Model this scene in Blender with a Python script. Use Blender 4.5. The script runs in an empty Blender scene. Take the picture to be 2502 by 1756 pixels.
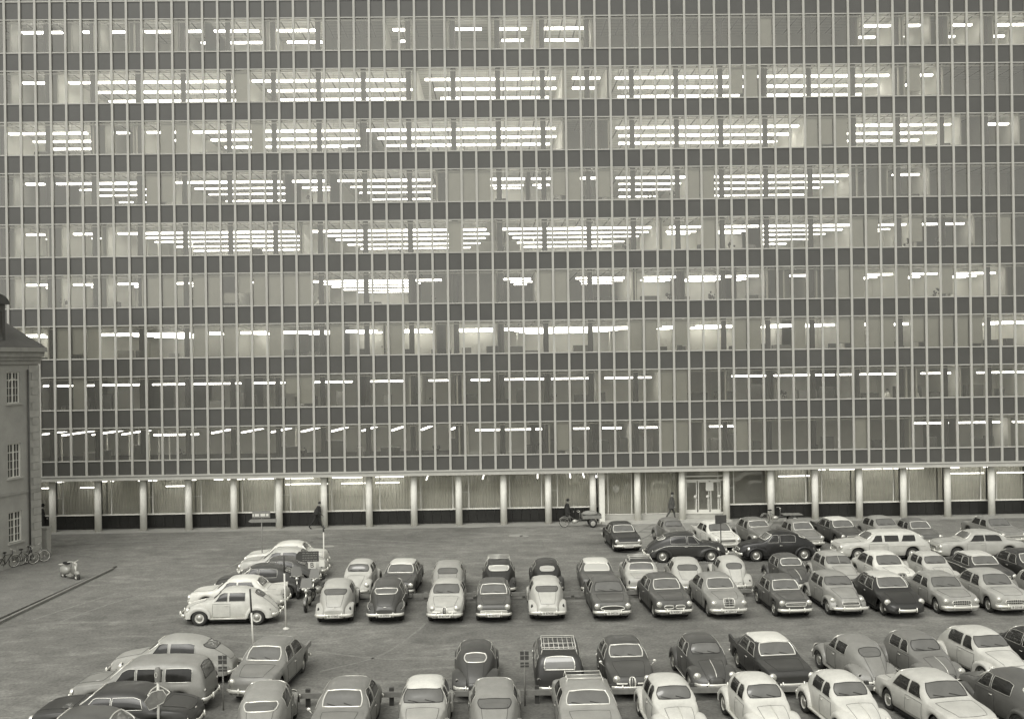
import bpy, bmesh, math, random
from mathutils import Vector, Matrix
from mathutils.bvhtree import BVHTree

SC = bpy.context.scene
COL = SC.collection
R = math.radians
random.seed(7)

# ---------------------------------------------------------------- camera, sky, sun, exposure
FPX, IW, IH = 2550.0, 2502.0, 1756.0
YAW, ROLL, CAMZ = 0.01859, 0.01412, 11.0
cam_d = bpy.data.cameras.new('camera')
cam = bpy.data.objects.new('camera', cam_d); COL.objects.link(cam)
cam_d.sensor_width = 36.0; cam_d.lens = 36.0 * FPX / IW
cam_d.clip_start = 0.2; cam_d.clip_end = 2000
cam.matrix_world = Matrix.Translation((0, 0, CAMZ)) @ Matrix.Rotation(-YAW, 4, 'Z') @ Matrix.Rotation(R(90), 4, 'X') @ Matrix.Rotation(-ROLL, 4, 'Z')
SC.camera = cam

world = bpy.data.worlds.new("World"); SC.world = world
world.use_nodes = True
wn = world.node_tree; wn.nodes.clear()
sky = wn.nodes.new('ShaderNodeTexSky'); sky.sky_type = 'NISHITA'; sky.sun_disc = False
SUN_EL, SUN_AZ = R(50), R(200)
sky.sun_elevation = SUN_EL; sky.sun_rotation = SUN_AZ; sky.air_density = 1.0; sky.dust_density = 3.0
hs = wn.nodes.new('ShaderNodeHueSaturation'); hs.inputs['Saturation'].default_value = 0.0
tint = wn.nodes.new('ShaderNodeMixRGB'); tint.blend_type = 'MULTIPLY'; tint.inputs[0].default_value = 1; tint.inputs[2].default_value = (1, .99, .94, 1)
bg = wn.nodes.new('ShaderNodeBackground'); bg.inputs['Strength'].default_value = 0.10
wo = wn.nodes.new('ShaderNodeOutputWorld')
wn.links.new(sky.outputs[0], hs.inputs['Color']); wn.links.new(hs.outputs[0], tint.inputs[1])
wn.links.new(tint.outputs[0], bg.inputs[0]); wn.links.new(bg.outputs[0], wo.inputs[0])
sun_d = bpy.data.lights.new('sun', 'SUN'); sun_d.energy = 0.6; sun_d.angle = R(40); sun_d.color = (1, .98, .93)
sun = bpy.data.objects.new('sun', sun_d); COL.objects.link(sun)
sd = Vector((math.sin(SUN_AZ) * math.cos(SUN_EL), math.cos(SUN_AZ) * math.cos(SUN_EL), math.sin(SUN_EL)))
sun.rotation_euler = sd.to_track_quat('Z', 'Y').to_euler()
SC.view_settings.view_transform = 'Standard'; SC.view_settings.look = 'None'
SC.view_settings.exposure = 0.95; SC.view_settings.gamma = 1.0
SC.render.engine = 'CYCLES'
SC.cycles.max_bounces = 6; SC.cycles.transparent_max_bounces = 12; SC.cycles.diffuse_bounces = 3; SC.cycles.glossy_bounces = 3
SC.cycles.caustics_reflective = False; SC.cycles.caustics_refractive = False
SC.cycles.sample_clamp_indirect = 4
SC.cycles.use_denoising = True

# ---------------------------------------------------------------- picture column / distance -> place on the ground
CY, SY = math.cos(YAW), math.sin(YAW)
CR, SR = math.cos(ROLL), math.sin(ROLL)
def W(px, Z, z=0.0):
    v = FPX * (CAMZ - z) / Z
    u = (px - IW / 2 - v * SR) / CR
    xc = u * Z / FPX
    return Vector((xc * CY + Z * SY, -xc * SY + Z * CY, z))
def G(px, py, z=0.0):
    a, b = px - IW / 2, py - IH / 2
    u = a * CR - b * SR; v = a * SR + b * CR
    return W(px, FPX * (CAMZ - z) / v, z)
def FX(px, py, Y):
    a, b = px - IW / 2, py - IH / 2
    u = a * CR - b * SR; v = a * SR + b * CR
    xw = u * CY + FPX * SY; yw = -u * SY + FPX * CY
    return xw * Y / yw, CAMZ - v * Y / yw

# ---------------------------------------------------------------- materials (a warm monochrome world)
TG, TB = 0.99, 0.905
MATS = {}
def tone(g): return (g, g * TG, g * TB, 1)
def mat(name, g, rough=0.7, metal=0.0, spec=0.5, coat=0.0, noise=0.0, scale=3.0, bump=0.0, bscale=40.0, speck=0.0, ior=1.45):
    if name in MATS: return MATS[name]
    m = bpy.data.materials.new(name); m.use_nodes = True
    nt = m.node_tree; p = nt.nodes['Principled BSDF']
    p.inputs['Base Color'].default_value = tone(g); p.inputs['Roughness'].default_value = rough
    p.inputs['Metallic'].default_value = metal; p.inputs['Specular IOR Level'].default_value = spec
    p.inputs['Coat Weight'].default_value = coat; p.inputs['IOR'].default_value = ior
    tc = None
    if noise or bump or speck:
        tc = nt.nodes.new('ShaderNodeTexCoord')
    if noise or speck:
        n = nt.nodes.new('ShaderNodeTexNoise'); n.inputs['Scale'].default_value = scale; n.inputs['Detail'].default_value = 8; n.inputs['Roughness'].default_value = .65
        nt.links.new(tc.outputs['Object'], n.inputs['Vector'])
        r = nt.nodes.new('ShaderNodeMapRange'); r.inputs[1].default_value = .25; r.inputs[2].default_value = .75
        r.inputs[3].default_value = 1 - noise; r.inputs[4].default_value = 1 + noise
        nt.links.new(n.outputs[0], r.inputs[0])
        last = r.outputs[0]
        if speck:
            n2 = nt.nodes.new('ShaderNodeTexNoise'); n2.inputs['Scale'].default_value = bscale; n2.inputs['Detail'].default_value = 2
            nt.links.new(tc.outputs['Object'], n2.inputs['Vector'])
            r2 = nt.nodes.new('ShaderNodeMapRange'); r2.inputs[1].default_value = .3; r2.inputs[2].default_value = .7
            r2.inputs[3].default_value = 1 - speck; r2.inputs[4].default_value = 1 + speck
            nt.links.new(n2.outputs[0], r2.inputs[0])
            mm = nt.nodes.new('ShaderNodeMath'); mm.operation = 'MULTIPLY'
            nt.links.new(last, mm.inputs[0]); nt.links.new(r2.outputs[0], mm.inputs[1]); last = mm.outputs[0]
        mx = nt.nodes.new('ShaderNodeVectorMath'); mx.operation = 'SCALE'
        mx.inputs[0].default_value = tone(g)[:3]
        nt.links.new(last, mx.inputs['Scale']); nt.links.new(mx.outputs[0], p.inputs['Base Color'])
    if bump:
        b = nt.nodes.new('ShaderNodeBump'); b.inputs['Strength'].default_value = bump; b.inputs['Distance'].default_value = .02
        n3 = nt.nodes.new('ShaderNodeTexNoise'); n3.inputs['Scale'].default_value = bscale; n3.inputs['Detail'].default_value = 4
        nt.links.new(tc.outputs['Object'], n3.inputs['Vector']); nt.links.new(n3.outputs[0], b.inputs['Height'])
        nt.links.new(b.outputs[0], p.inputs['Normal'])
    MATS[name] = m
    return m
def emit(name, strength, col=(1, .985, .95, 1)):
    if name in MATS: return MATS[name]
    m = bpy.data.materials.new(name); m.use_nodes = True
    nt = m.node_tree; p = nt.nodes['Principled BSDF']
    p.inputs['Base Color'].default_value = (.8, .8, .75, 1)
    p.inputs['Emission Color'].default_value = col; p.inputs['Emission Strength'].default_value = strength
    MATS[name] = m; return m
def glass(name, t=0.85, refl=0.06, rough=0.02, veil=.10):
    if name in MATS: return MATS[name]
    m = bpy.data.materials.new(name); m.use_nodes = True
    nt = m.node_tree; nt.nodes.clear()
    o = nt.nodes.new('ShaderNodeOutputMaterial'); mix = nt.nodes.new('ShaderNodeMixShader')
    tr = nt.nodes.new('ShaderNodeBsdfTransparent'); tr.inputs[0].default_value = (t, t * .99, t * .93, 1)
    gl = nt.nodes.new('ShaderNodeBsdfGlossy'); gl.inputs['Roughness'].default_value = rough; gl.inputs[0].default_value = (1, .99, .93, 1)
    fr = nt.nodes.new('ShaderNodeFresnel'); fr.inputs[0].default_value = 1.5
    ad = nt.nodes.new('ShaderNodeMath'); ad.operation = 'ADD'; ad.inputs[1].default_value = refl
    nt.links.new(fr.outputs[0], ad.inputs[0]); nt.links.new(ad.outputs[0], mix.inputs[0])
    df = nt.nodes.new('ShaderNodeBsdfDiffuse'); df.inputs[0].default_value = tone(.7); mv = nt.nodes.new('ShaderNodeMixShader'); mv.inputs[0].default_value = veil  # veil: pale diffuse haze mixed in to lift dark rooms behind the pane
    nt.links.new(tr.outputs[0], mv.inputs[1]); nt.links.new(df.outputs[0], mv.inputs[2])
    nt.links.new(mv.outputs[0], mix.inputs[1]); nt.links.new(gl.outputs[0], mix.inputs[2]); nt.links.new(mix.outputs[0], o.inputs[0])
    MATS[name] = m; return m
def paint(g):
    g = g * .72 if g < .16 else (min(.66, g * 1.02) if g > .38 else g)
    return mat('paint_%03d' % round(g * 1000), g, rough=.42, coat=.18, noise=.16, scale=2.6, speck=.07, bscale=55)

# ---------------------------------------------------------------- mesh helpers
class MB:
    """collects geometry for ONE mesh object"""
    def __init__(s): s.v = []; s.f = []; s.m = []; s.mats = []; s.smooth = []
    def mi(s, m):
        if m not in s.mats: s.mats.append(m)
        return s.mats.index(m)
    def add(s, verts, faces, m, smooth=False):
        o = len(s.v); k = s.mi(m)
        s.v += [tuple(v) for v in verts]
        for f in faces:
            s.f.append(tuple(i + o for i in f)); s.m.append(k); s.smooth.append(smooth)
        return s
    def box(s, a, b, m, rot=None, at=None):
        x0, y0, z0 = a; x1, y1, z1 = b
        vs = [Vector(p) for p in ((x0,y0,z0),(x1,y0,z0),(x1,y1,z0),(x0,y1,z0),(x0,y0,z1),(x1,y0,z1),(x1,y1,z1),(x0,y1,z1))]
        if rot is not None: vs = [rot @ v for v in vs]
        if at is not None: vs = [v + Vector(at) for v in vs]
        return s.add(vs, ((3,2,1,0),(4,5,6,7),(0,1,5,4),(1,2,6,5),(2,3,7,6),(3,0,4,7)), m)
    def tube(s, pts, r, m, n=6, closed=False, flat=None, caps=True):
        pts = [Vector(p) for p in pts]; N = len(pts)
        rings = []; prev = None
        for i, p in enumerate(pts):
            if closed: t = pts[(i + 1) % N] - pts[i - 1]
            else: t = pts[min(i + 1, N - 1)] - pts[max(i - 1, 0)]
            if t.length < 1e-9: t = Vector((0, 0, 1))
            t.normalize()
            up = Vector((0, 0, 1)) if abs(t.z) < .95 else Vector((0, 1, 0))
            a = t.cross(up).normalized(); b = a.cross(t)
            rr = r[i] if isinstance(r, (list, tuple)) else r
            ra, rb = (rr, rr) if flat is None else flat
            rings.append([p + a * (ra * math.cos(2 * math.pi * k / n)) + b * (rb * math.sin(2 * math.pi * k / n)) for k in range(n)])
        vs = [v for rg in rings for v in rg]; fs = []
        for i in range(N if closed else N - 1):
            j = (i + 1) % N
            for k in range(n):
                l = (k + 1) % n
                fs.append((i * n + k, i * n + l, j * n + l, j * n + k))
        if not closed and caps:
            fs.append(tuple(range(n))[::-1]); fs.append(tuple((N - 1) * n + k for k in range(n)))
        return s.add(vs, fs, m, True)
    def cyl(s, c0, c1, r0, r1, m, n=16, smooth=True):
        return s.tube([c0, c1], [r0, r1], m, n)
    def lathe(s, prof, origin, axis, m, n=20, smooth=True):
        """prof: (radius, offset along axis)"""
        ax = Vector(axis).normalized()
        up = Vector((0, 0, 1)) if abs(ax.z) < .9 else Vector((0, 1, 0))
        a = ax.cross(up).normalized(); b = ax.cross(a)
        o = Vector(origin); vs = []
        for r, t in prof:
            for k in range(n):
                an = 2 * math.pi * k / n
                vs.append(o + ax * t + (a * math.cos(an) + b * math.sin(an)) * r)
        fs = []
        for i in range(len(prof) - 1):
            for k in range(n):
                l = (k + 1) % n
                fs.append((i * n + k, i * n + l, (i + 1) * n + l, (i + 1) * n + k))
        return s.add(vs, fs, m, smooth)
    def ball(s, c, r, m, sc=(1, 1, 1), n=12, h=8):
        vs = []; fs = []
        for i in range(h + 1):
            th = math.pi * i / h
            for k in range(n):
                ph = 2 * math.pi * k / n
                vs.append((c[0] + r * sc[0] * math.sin(th) * math.cos(ph), c[1] + r * sc[1] * math.sin(th) * math.sin(ph), c[2] + r * sc[2] * math.cos(th)))
        for i in range(h):
            for k in range(n):
                l = (k + 1) % n
                fs.append((i * n + k, (i + 1) * n + k, (i + 1) * n + l, i * n + l))
        return s.add(vs, fs, m, True)
    def grid(s, P, m, smooth=True, flip=False):
        nu = len(P); nv = len(P[0])
        vs = [p for row in P for p in row]; fs = []
        for i in range(nu - 1):
            for j in range(nv - 1):
                q = (i * nv + j, (i + 1) * nv + j, (i + 1) * nv + j + 1, i * nv + j + 1)
                fs.append(q[::-1] if flip else q)
        return s.add(vs, fs, m, smooth)
    def build(s, name, parent=None, **props):
        me = bpy.data.meshes.new(name)
        me.from_pydata(s.v, [], s.f); me.update()
        for m in s.mats: me.materials.append(m)
        me.polygons.foreach_set('material_index', s.m)
        me.polygons.foreach_set('use_smooth', s.smooth)
        o = bpy.data.objects.new(name, me); COL.objects.link(o)
        if parent is not None: o.parent = parent
        for k, v in props.items(): o[k] = v
        return o
def tag(o, label=None, cat=None, group=None, kind=None):
    if label: o['label'] = label
    if cat: o['category'] = cat
    if group: o['group'] = group
    if kind: o['kind'] = kind
    return o
def empty(name, loc, rz=0.0, label=None, cat=None, group=None):
    o = bpy.data.objects.new(name, None); COL.objects.link(o)
    o.location = loc; o.rotation_euler = (0, 0, rz); o.empty_display_size = .3
    return tag(o, label, cat, group)
def poly(name, pts, z, m, thick=0.0, kind='structure', parent=None):
    b = MB(); n = len(pts)
    if thick:
        vs = [(p[0], p[1], z) for p in pts] + [(p[0], p[1], z - thick) for p in pts]
        fs = [tuple(range(n))] + [(i, i + n, (i + 1) % n + n, (i + 1) % n) for i in range(n)]
    else:
        vs = [(p[0], p[1], z) for p in pts]; fs = [tuple(range(n))]
    b.add(vs, fs, m); o = b.build(name, parent)
    if kind: o['kind'] = kind
    return o

M_CHROME = mat('chrome', .78, rough=.25, metal=.45)
M_DCHROME = mat('dull_chrome', .48, rough=.4, metal=.5)
M_RUB = mat('rubber', .035, rough=.8, noise=.3, scale=12)
M_BLACK = mat('black_underside', .015, rough=.9)
M_SEAM = mat('dark_seam', .03, rough=.8)
M_GLASSC = mat('car_glass', .115, rough=.08, ior=1.9, noise=.25, scale=1.3)  # grey lifted so the colour carries some of the sky's reflection
M_GLASSS = mat('side_glass', .022, rough=.10, ior=1.42, noise=.5, scale=2.0)  # darker copy for the sides: their dim reflections put into the colour
M_LENS = mat('lamp_lens', .55, rough=.12, metal=.6)
M_RED = mat('tail_lens', .05, rough=.15)
M_PLATE = mat('plate_light', .55, rough=.5)
M_INK = mat('plate_ink', .03, rough=.6)
M_HUB = mat('hub_paint', .5, rough=.3, metal=.7)
M_GRILLE = mat('grille_dark', .06, rough=.5, metal=.3)
M_WHITE = mat('white_paint', .62, rough=.55, noise=.1, scale=8)
M_DARKP = mat('dark_paint', .05, rough=.6, noise=.2, scale=8)
M_GREYP = mat('grey_paint', .2, rough=.6, noise=.15, scale=6)
# ---------------------------------------------------------------- cars
def ip(tab, y):
    """smooth interpolation through (y, value) knots, any order"""
    t = sorted(tab)
    if y <= t[0][0]: return t[0][1]
    if y >= t[-1][0]: return t[-1][1]
    for i in range(len(t) - 1):
        if t[i][0] <= y <= t[i + 1][0]:
            x0, a = t[i]; x1, b = t[i + 1]; h = x1 - x0
            def sl(k):
                if k <= 0 or k >= len(t) - 1: return None
                d0 = (t[k][1] - t[k-1][1]) / (t[k][0] - t[k-1][0]); d1 = (t[k+1][1] - t[k][1]) / (t[k+1][0] - t[k][0])
                return 0 if d0 * d1 <= 0 else 2 * d0 * d1 / (d0 + d1)
            s0 = sl(i); s1 = sl(i + 1); sec = (b - a) / h
            if s0 is None: s0 = sec
            if s1 is None: s1 = sec
            u = (y - x0) / h
            return a * (1 + 2*u) * (1-u)**2 + b * u*u * (3 - 2*u) + h * (s0 * u * (1-u)**2 + s1 * u*u * (u - 1))
    return t[-1][1]

# front of the car is +y.  top: centre line; belt: shoulder line; wid: half width
K = {}
K['beetle'] = dict(L=4.07, wb=1.2, rw=.33, tw=.66, zb=.27, tumble=.30, e1=.62, e2=.62, pontoon=False,
    top=[(1.99,.50),(1.93,.66),(1.75,.80),(1.45,.90),(1.1,.97),(.80,1.02),(.62,1.12),(.40,1.36),(.18,1.46),(-.1,1.50),(-.45,1.49),(-.8,1.42),(-1.1,1.29),(-1.4,1.08),(-1.7,.84),(-1.92,.60),(-1.99,.48)],
    belt=[(1.99,.42),(1.7,.60),(1.2,.80),(.7,.93),(-.6,.94),(-1.1,.90),(-1.6,.66),(-1.99,.42)],
    wid=[(1.99,.20),(1.8,.36),(1.4,.50),(.9,.64),(.3,.69),(-.5,.69),(-.95,.64),(-1.4,.52),(-1.8,.34),(-1.99,.24)],
    side=[(.60,.04,.22),(-.03,-.70,0)], ws=(.72,.34,.52,.46,.35), rwn=(-1.42,-1.0,.34,.38,.55), 
    fend=[(1,1.2,.26,.77,.50,.80,.56,.86),(-1,1.2,.30,.775,.50,.60,.78,.86)], board=True,
    lamp=(.575,1.70,.64,.105), tail=(.60,-1.72,.62,'round'), bumpF=(2.10,.44,.70,.16), bumpR=(-2.10,.44,.70,.16),
    door=(.66,-.08,.36), hood=(1.05,1.93,.42), boot=(-1.22,-1.93,.30), hoodstrip=True)
K['fast'] = dict(L=4.45, wb=1.3, rw=.34, tw=.66, zb=.27, tumble=.30, e1=.55, e2=.60, pontoon=False,
    top=[(2.12,.62),(2.06,.78),(1.9,.90),(1.5,.99),(1.1,1.03),(.92,1.07),(.78,1.16),(.52,1.40),(.3,1.50),(0,1.55),(-.4,1.54),(-.8,1.47),(-1.2,1.32),(-1.6,1.10),(-1.95,.84),(-2.1,.62)],
    belt=[(2.12,.55),(1.7,.72),(1.1,.92),(-.8,.95),(-1.3,.86),(-1.8,.66),(-2.1,.52)],
    wid=[(2.12,.40),(1.9,.50),(1.4,.58),(.9,.68),(.3,.735),(-.6,.735),(-1.2,.66),(-1.7,.54),(-2.1,.42)],
    side=[(.70,.06,.30),(-.02,-.86,0)], ws=(.86,.44,.60,.52,.22), rwn=(-1.56,-1.12,.44,.50,.40),
    fend=[(1,1.3,.44,.80,.47,.62,1.0,.80),(-1,1.3,.46,.80,.47,.62,.78,.80)], board=False,
    lamp=(.615,1.98,.66,.10), tail=(.66,-1.90,.62,'tall'), bumpF=(2.28,.44,.78,.12), bumpR=(-2.24,.44,.78,.12),
    door=(.74,-.20,.34), hood=(1.0,2.02,.50), boot=(-1.32,-2.02,.40), grille='bar')
K['teardrop'] = dict(L=4.01, wb=1.24, rw=.32, tw=.64, zb=.25, tumble=.33, e1=.50, e2=.58, pontoon=True,
    top=[(1.97,.52),(1.9,.68),(1.7,.79),(1.3,.88),(.95,.94),(.82,.99),(.62,1.15),(.38,1.35),(.12,1.44),(-.2,1.47),(-.55,1.44),(-.9,1.33),(-1.25,1.14),(-1.6,.92),(-1.85,.74),(-1.97,.55)],
    belt=[(1.97,.45),(1.6,.66),(1.0,.84),(0,.88),(-.9,.86),(-1.5,.72),(-1.97,.48)],
    wid=[(1.97,.52),(1.85,.66),(1.5,.755),(.9,.775),(-.6,.775),(-1.3,.74),(-1.75,.64),(-1.97,.50)],
    side=[(.62,-.02,.28),(-.10,-.86,0)], ws=(.78,.32,.58,.52,.22), rwn=(-1.42,-.98,.46,.46,.40), fend=[], board=False,
    lamp=(.50,1.93,.64,.10), tail=(.60,-1.84,.60,'round'), bumpF=(2.05,.40,.76,.14), bumpR=(-2.03,.40,.72,.14),
    door=(.66,-.22,.36), hood=(.90,1.86,.56), boot=(-1.30,-1.86,.46), grille='tear')
K['sedan'] = dict(L=4.30, wb=1.28, rw=.32, tw=.66, zb=.25, tumble=.36, e1=.36, e2=.55, pontoon=True,
    top=[(2.10,.66),(2.04,.80),(1.85,.87),(1.4,.91),(.98,.95),(.86,.99),(.66,1.15),(.44,1.34),(.2,1.42),(-.1,1.45),(-.5,1.44),(-.82,1.37),(-1.05,1.18),(-1.22,1.00),(-1.32,.95),(-1.7,.92),(-2.0,.87),(-2.12,.68)],
    belt=[(2.10,.60),(1.9,.76),(1.2,.86),(-1.2,.88),(-1.9,.82),(-2.12,.60)],
    wid=[(2.10,.66),(2.0,.76),(1.6,.805),(0,.82),(-1.5,.80),(-2.0,.75),(-2.12,.66)],
    side=[(.70,-.04,.30),(-.10,-.92,-.22)], ws=(.88,.38,.64,.54,.18), rwn=(-1.20,-.84,.62,.52,.20), fend=[], board=False,
    lamp=(.64,2.03,.66,.10), tail=(.66,-2.08,.66,'tall'), bumpF=(2.18,.42,.80,.12), bumpR=(-2.20,.42,.80,.12),
    door=(.72,-.16,.34), hood=(1.02,2.0,.62), boot=(-1.34,-2.04,.58), grille='wide')
K['round'] = dict(K['sedan'], L=4.45, wb=1.34, e1=.46, e2=.56, tumble=.34,
    top=[(2.18,.66),(2.12,.82),(1.95,.92),(1.5,.98),(1.08,1.01),(.94,1.05),(.74,1.2),(.50,1.41),(.26,1.50),(-.1,1.54),(-.5,1.52),(-.86,1.43),(-1.15,1.22),(-1.36,1.04),(-1.5,.99),(-1.8,.94),(-2.05,.84),(-2.2,.62)],
    belt=[(2.18,.60),(1.9,.80),(1.2,.91),(-1.2,.92),(-1.9,.78),(-2.2,.56)],
    wid=[(2.18,.60),(2.06,.74),(1.6,.81),(0,.83),(-1.4,.81),(-1.95,.72),(-2.2,.54)],
    side=[(.78,.0,.30),(-.08,-1.02,-.1)], ws=(.96,.42,.60,.52,.22), rwn=(-1.34,-.88,.56,.46,.30),
    lamp=(.63,2.10,.70,.10), bumpF=(2.28,.44,.80,.12), bumpR=(-2.28,.44,.78,.12), door=(.80,-.14,.36), hood=(1.12,2.08,.55), boot=(-1.52,-2.1,.48), grille='radiator')
K['small'] = dict(K['sedan'], L=3.9, wb=1.16, tumble=.34,
    top=[(1.90,.62),(1.84,.76),(1.66,.84),(1.2,.89),(.85,.93),(.74,.98),(.55,1.15),(.34,1.33),(.1,1.41),(-.2,1.44),(-.6,1.43),(-.9,1.33),(-1.05,1.12),(-1.15,.98),(-1.25,.93),(-1.6,.90),(-1.85,.84),(-1.93,.66)],
    belt=[(1.90,.56),(1.7,.72),(1.1,.83),(-1.2,.86),(-1.75,.78),(-1.93,.6)],
    wid=[(1.90,.60),(1.8,.68),(1.4,.73),(0,.745),(-1.4,.73),(-1.8,.68),(-1.93,.6)],
    side=[(.58,-.08,.26),(-.15,-.9,-.1)], ws=(.76,.28,.60,.50,.12), rwn=(-1.14,-.88,.56,.48,.15),
    lamp=(.57,1.84,.68,.10), tail=(.62,-1.90,.66,'round'), bumpF=(1.99,.40,.74,.10), bumpR=(-2.0,.40,.74,.10), door=(.62,-.2,.34), hood=(.9,1.8,.56), boot=(-1.24,-1.86,.5), grille='band')
K['wagon'] = dict(K['round'], L=4.4, e1=.26, e2=.42, tumble=.20,
    top=[(2.14,.66),(2.08,.82),(1.9,.92),(1.5,.98),(1.08,1.02),(.94,1.06),(.74,1.22),(.50,1.42),(.26,1.53),(-.1,1.57),(-.8,1.58),(-1.5,1.55),(-1.85,1.47),(-2.02,1.26),(-2.10,.96),(-2.15,.7)],
    belt=[(2.14,.60),(1.9,.80),(1.2,.91),(-1.6,.94),(-2.0,.90),(-2.15,.66)],
    wid=[(2.14,.60),(2.02,.72),(1.6,.78),(0,.80),(-1.5,.80),(-2.0,.76),(-2.15,.70)],
    side=[(.78,.06,.30),(0,-.82,0),(-.90,-1.74,0)], ws=(.96,.44,.58,.50,.22), rwn=(-2.09,-1.88,.52,.46,.22), boot=None, tail=(.68,-2.10,.72,'round'), grille='bar')
K['american'] = dict(K['sedan'], L=4.95, wb=1.46, rw=.34, tw=.72,
    top=[(2.44,.70),(2.38,.84),(2.2,.94),(1.6,.99),(1.15,1.02),(1.0,1.07),(.82,1.2),(.6,1.38),(.35,1.47),(0,1.50),(-1.2,1.50),(-1.7,1.45),(-1.98,1.24),(-2.25,.98),(-2.42,.86),(-2.48,.66)],
    belt=[(2.44,.62),(2.2,.82),(1.2,.93),(-1.6,.95),(-2.25,.9),(-2.48,.6)],
    wid=[(2.44,.72),(2.3,.86),(1.8,.91),(0,.92),(-1.9,.90),(-2.4,.83),(-2.48,.76)],
    side=[(.86,.16,.34),(.06,-.72,0),(-.82,-1.62,.16)], ws=(1.0,.5,.70,.58,.18), rwn=(-2.12,-1.86,.62,.54,.2),
    lamp=(.74,2.38,.74,.10), tail=(.78,-2.44,.72,'tall'), bumpF=(2.54,.46,.9,.14), bumpR=(-2.54,.46,.88,.14), door=(.9,-.1,.36), hood=(1.2,2.36,.66), boot=None, grille='wide')
K['hardtop'] = dict(K['american'], L=4.75, wb=1.38,
    top=[(2.34,.68),(2.28,.82),(2.1,.92),(1.6,.98),(1.1,1.01),(.95,1.06),(.76,1.2),(.54,1.37),(.3,1.45),(-.1,1.48),(-.6,1.46),(-.95,1.36),(-1.25,1.14),(-1.42,1.02),(-1.8,.98),(-2.2,.90),(-2.38,.66)],
    belt=[(2.34,.62),(2.1,.82),(1.2,.92),(-1.4,.93),(-2.1,.84),(-2.38,.6)],
    wid=[(2.34,.68),(2.2,.80),(1.7,.87),(0,.88),(-1.8,.86),(-2.25,.76),(-2.38,.68)],
    side=[(.80,-.06,.34),(-.10,-1.02,-.1)], ws=(.95,.46,.66,.56,.2), rwn=(-1.4,-.98,.62,.5,.22), lamp=(.70,2.28,.72,.10), tail=(.72,-2.34,.68,'tall'),
    bumpF=(2.44,.46,.86,.12), bumpR=(-2.44,.46,.84,.12), hood=(1.15,2.26,.62), boot=(-1.46,-2.28,.58))
K['shark'] = dict(K['sedan'], L=4.8, wb=1.54, e1=.42, e2=.6, tumble=.34,
    top=[(2.45,.48),(2.38,.60),(2.1,.72),(1.6,.86),(1.25,.93),(1.1,1.0),(.85,1.2),(.6,1.38),(.35,1.45),(0,1.47),(-.5,1.45),(-.9,1.38),(-1.2,1.2),(-1.45,1.0),(-1.9,.86),(-2.2,.74),(-2.35,.52)],
    belt=[(2.45,.42),(2.0,.62),(1.3,.84),(-1.0,.88),(-1.8,.74),(-2.35,.46)],
    wid=[(2.45,.55),(2.3,.74),(1.9,.86),(1.2,.895),(0,.89),(-1.2,.80),(-2.0,.66),(-2.35,.5)],
    side=[(.90,.02,.34),(-.04,-.90,-.2)], ws=(1.08,.50,.66,.56,.14), rwn=(-1.42,-.98,.58,.48,.2), lamp=(.72,2.18,.66,.11), tail=(.5,-2.3,.62,'round'),
    bumpF=(2.50,.38,.84,.34), bumpR=(-2.40,.40,.7,.16), door=(.9,-.02,.36), hood=(1.3,2.3,.58), boot=(-1.5,-2.2,.5), grille=None)

HULLS = {}
def hull(kind):
    """stations of half-profiles -> list of rows of points, station ys"""
    if kind in HULLS: return HULLS[kind]
    k = K[kind]; ys = []
    y0 = min(t[0] for t in k['top']); y1 = max(t[0] for t in k['top'])
    n = int((y1 - y0) / .045)
    rows = []
    arch = k['rw'] + .055
    for i in range(n + 1):
        y = y0 + (y1 - y0) * i / n
        zt = ip(k['top'], y); zs = min(ip(k['belt'], y), zt - .03); w = ip(k['wid'], y)
        zb = k['zb'] + .06 * max(0, abs(y) - abs(y1) + .5)
        if k['pontoon']:
            for yw in (k['wb'], -k['wb']):
                d = abs(y - yw)
                if d < arch: zb = max(zb, k['rw'] + math.sqrt(arch * arch - d * d))
            zb = min(zb, zs - .04)
        half = [(w - .07, zb), (w - .01, zb + (zs - zb) * .12), (w + .012, zb + (zs - zb) * .4), (w + .01, zb + (zs - zb) * .72), (w - .012, zs - .02)]
        h = zt - zs; M = 12; wu = w - .02
        for j in range(M + 1):
            t = (math.pi / 2) * j / M
            z = zs + h * (math.sin(t) ** k['e2'] if t > 0 else 0)
            x = wu * (max(0, math.cos(t)) ** k['e1']) * (1 - k['tumble'] * max(0, z - zs))
            half.append((x if j < M else 0, z))
        row = [Vector((x, y, z)) for x, z in half] + [Vector((-x, y, z)) for x, z in half[-2::-1]]
        rows.append(row)
    HULLS[kind] = rows
    return rows

def fender_pts(sy, yw, xi, xo, rl, lf, lr, topz, zc, sx):
    """quarter-torus hood over a wheel; lf/lr how far it reaches ahead/behind"""
    P = []
    N = 18
    for i in range(N + 1):
        a = math.pi * (-.02 + 1.04 * i / N)
        c, s = math.cos(a), math.sin(a)
        reach = (lf if c > 0 else lr)
        row = []
        for j in range(8):
            f = j / 7 * math.pi / 2
            q = math.sin(f) ** .7
            x = xi + (xo - xi) * q * (1 if True else 1)
            fall = math.cos(f) ** .65
            ry = (rl) + (reach - rl) * (fall * .55 + .45 * (1 - q))
            rz = (rl - .06) + (topz - zc - rl + .06) * fall
            if j == 7: ry = rl; rz = rl - .06
            row.append(Vector((sx * x, sy * yw + ry * c, zc + rz * max(s, -.1))))
        # drop the lip a little so that the fender wraps
        row.append(Vector((sx * (xo - .015), sy * yw + (rl - .04) * c, zc + (rl - .10) * max(s, -.1))))
        P.append(row)
    return P

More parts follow.
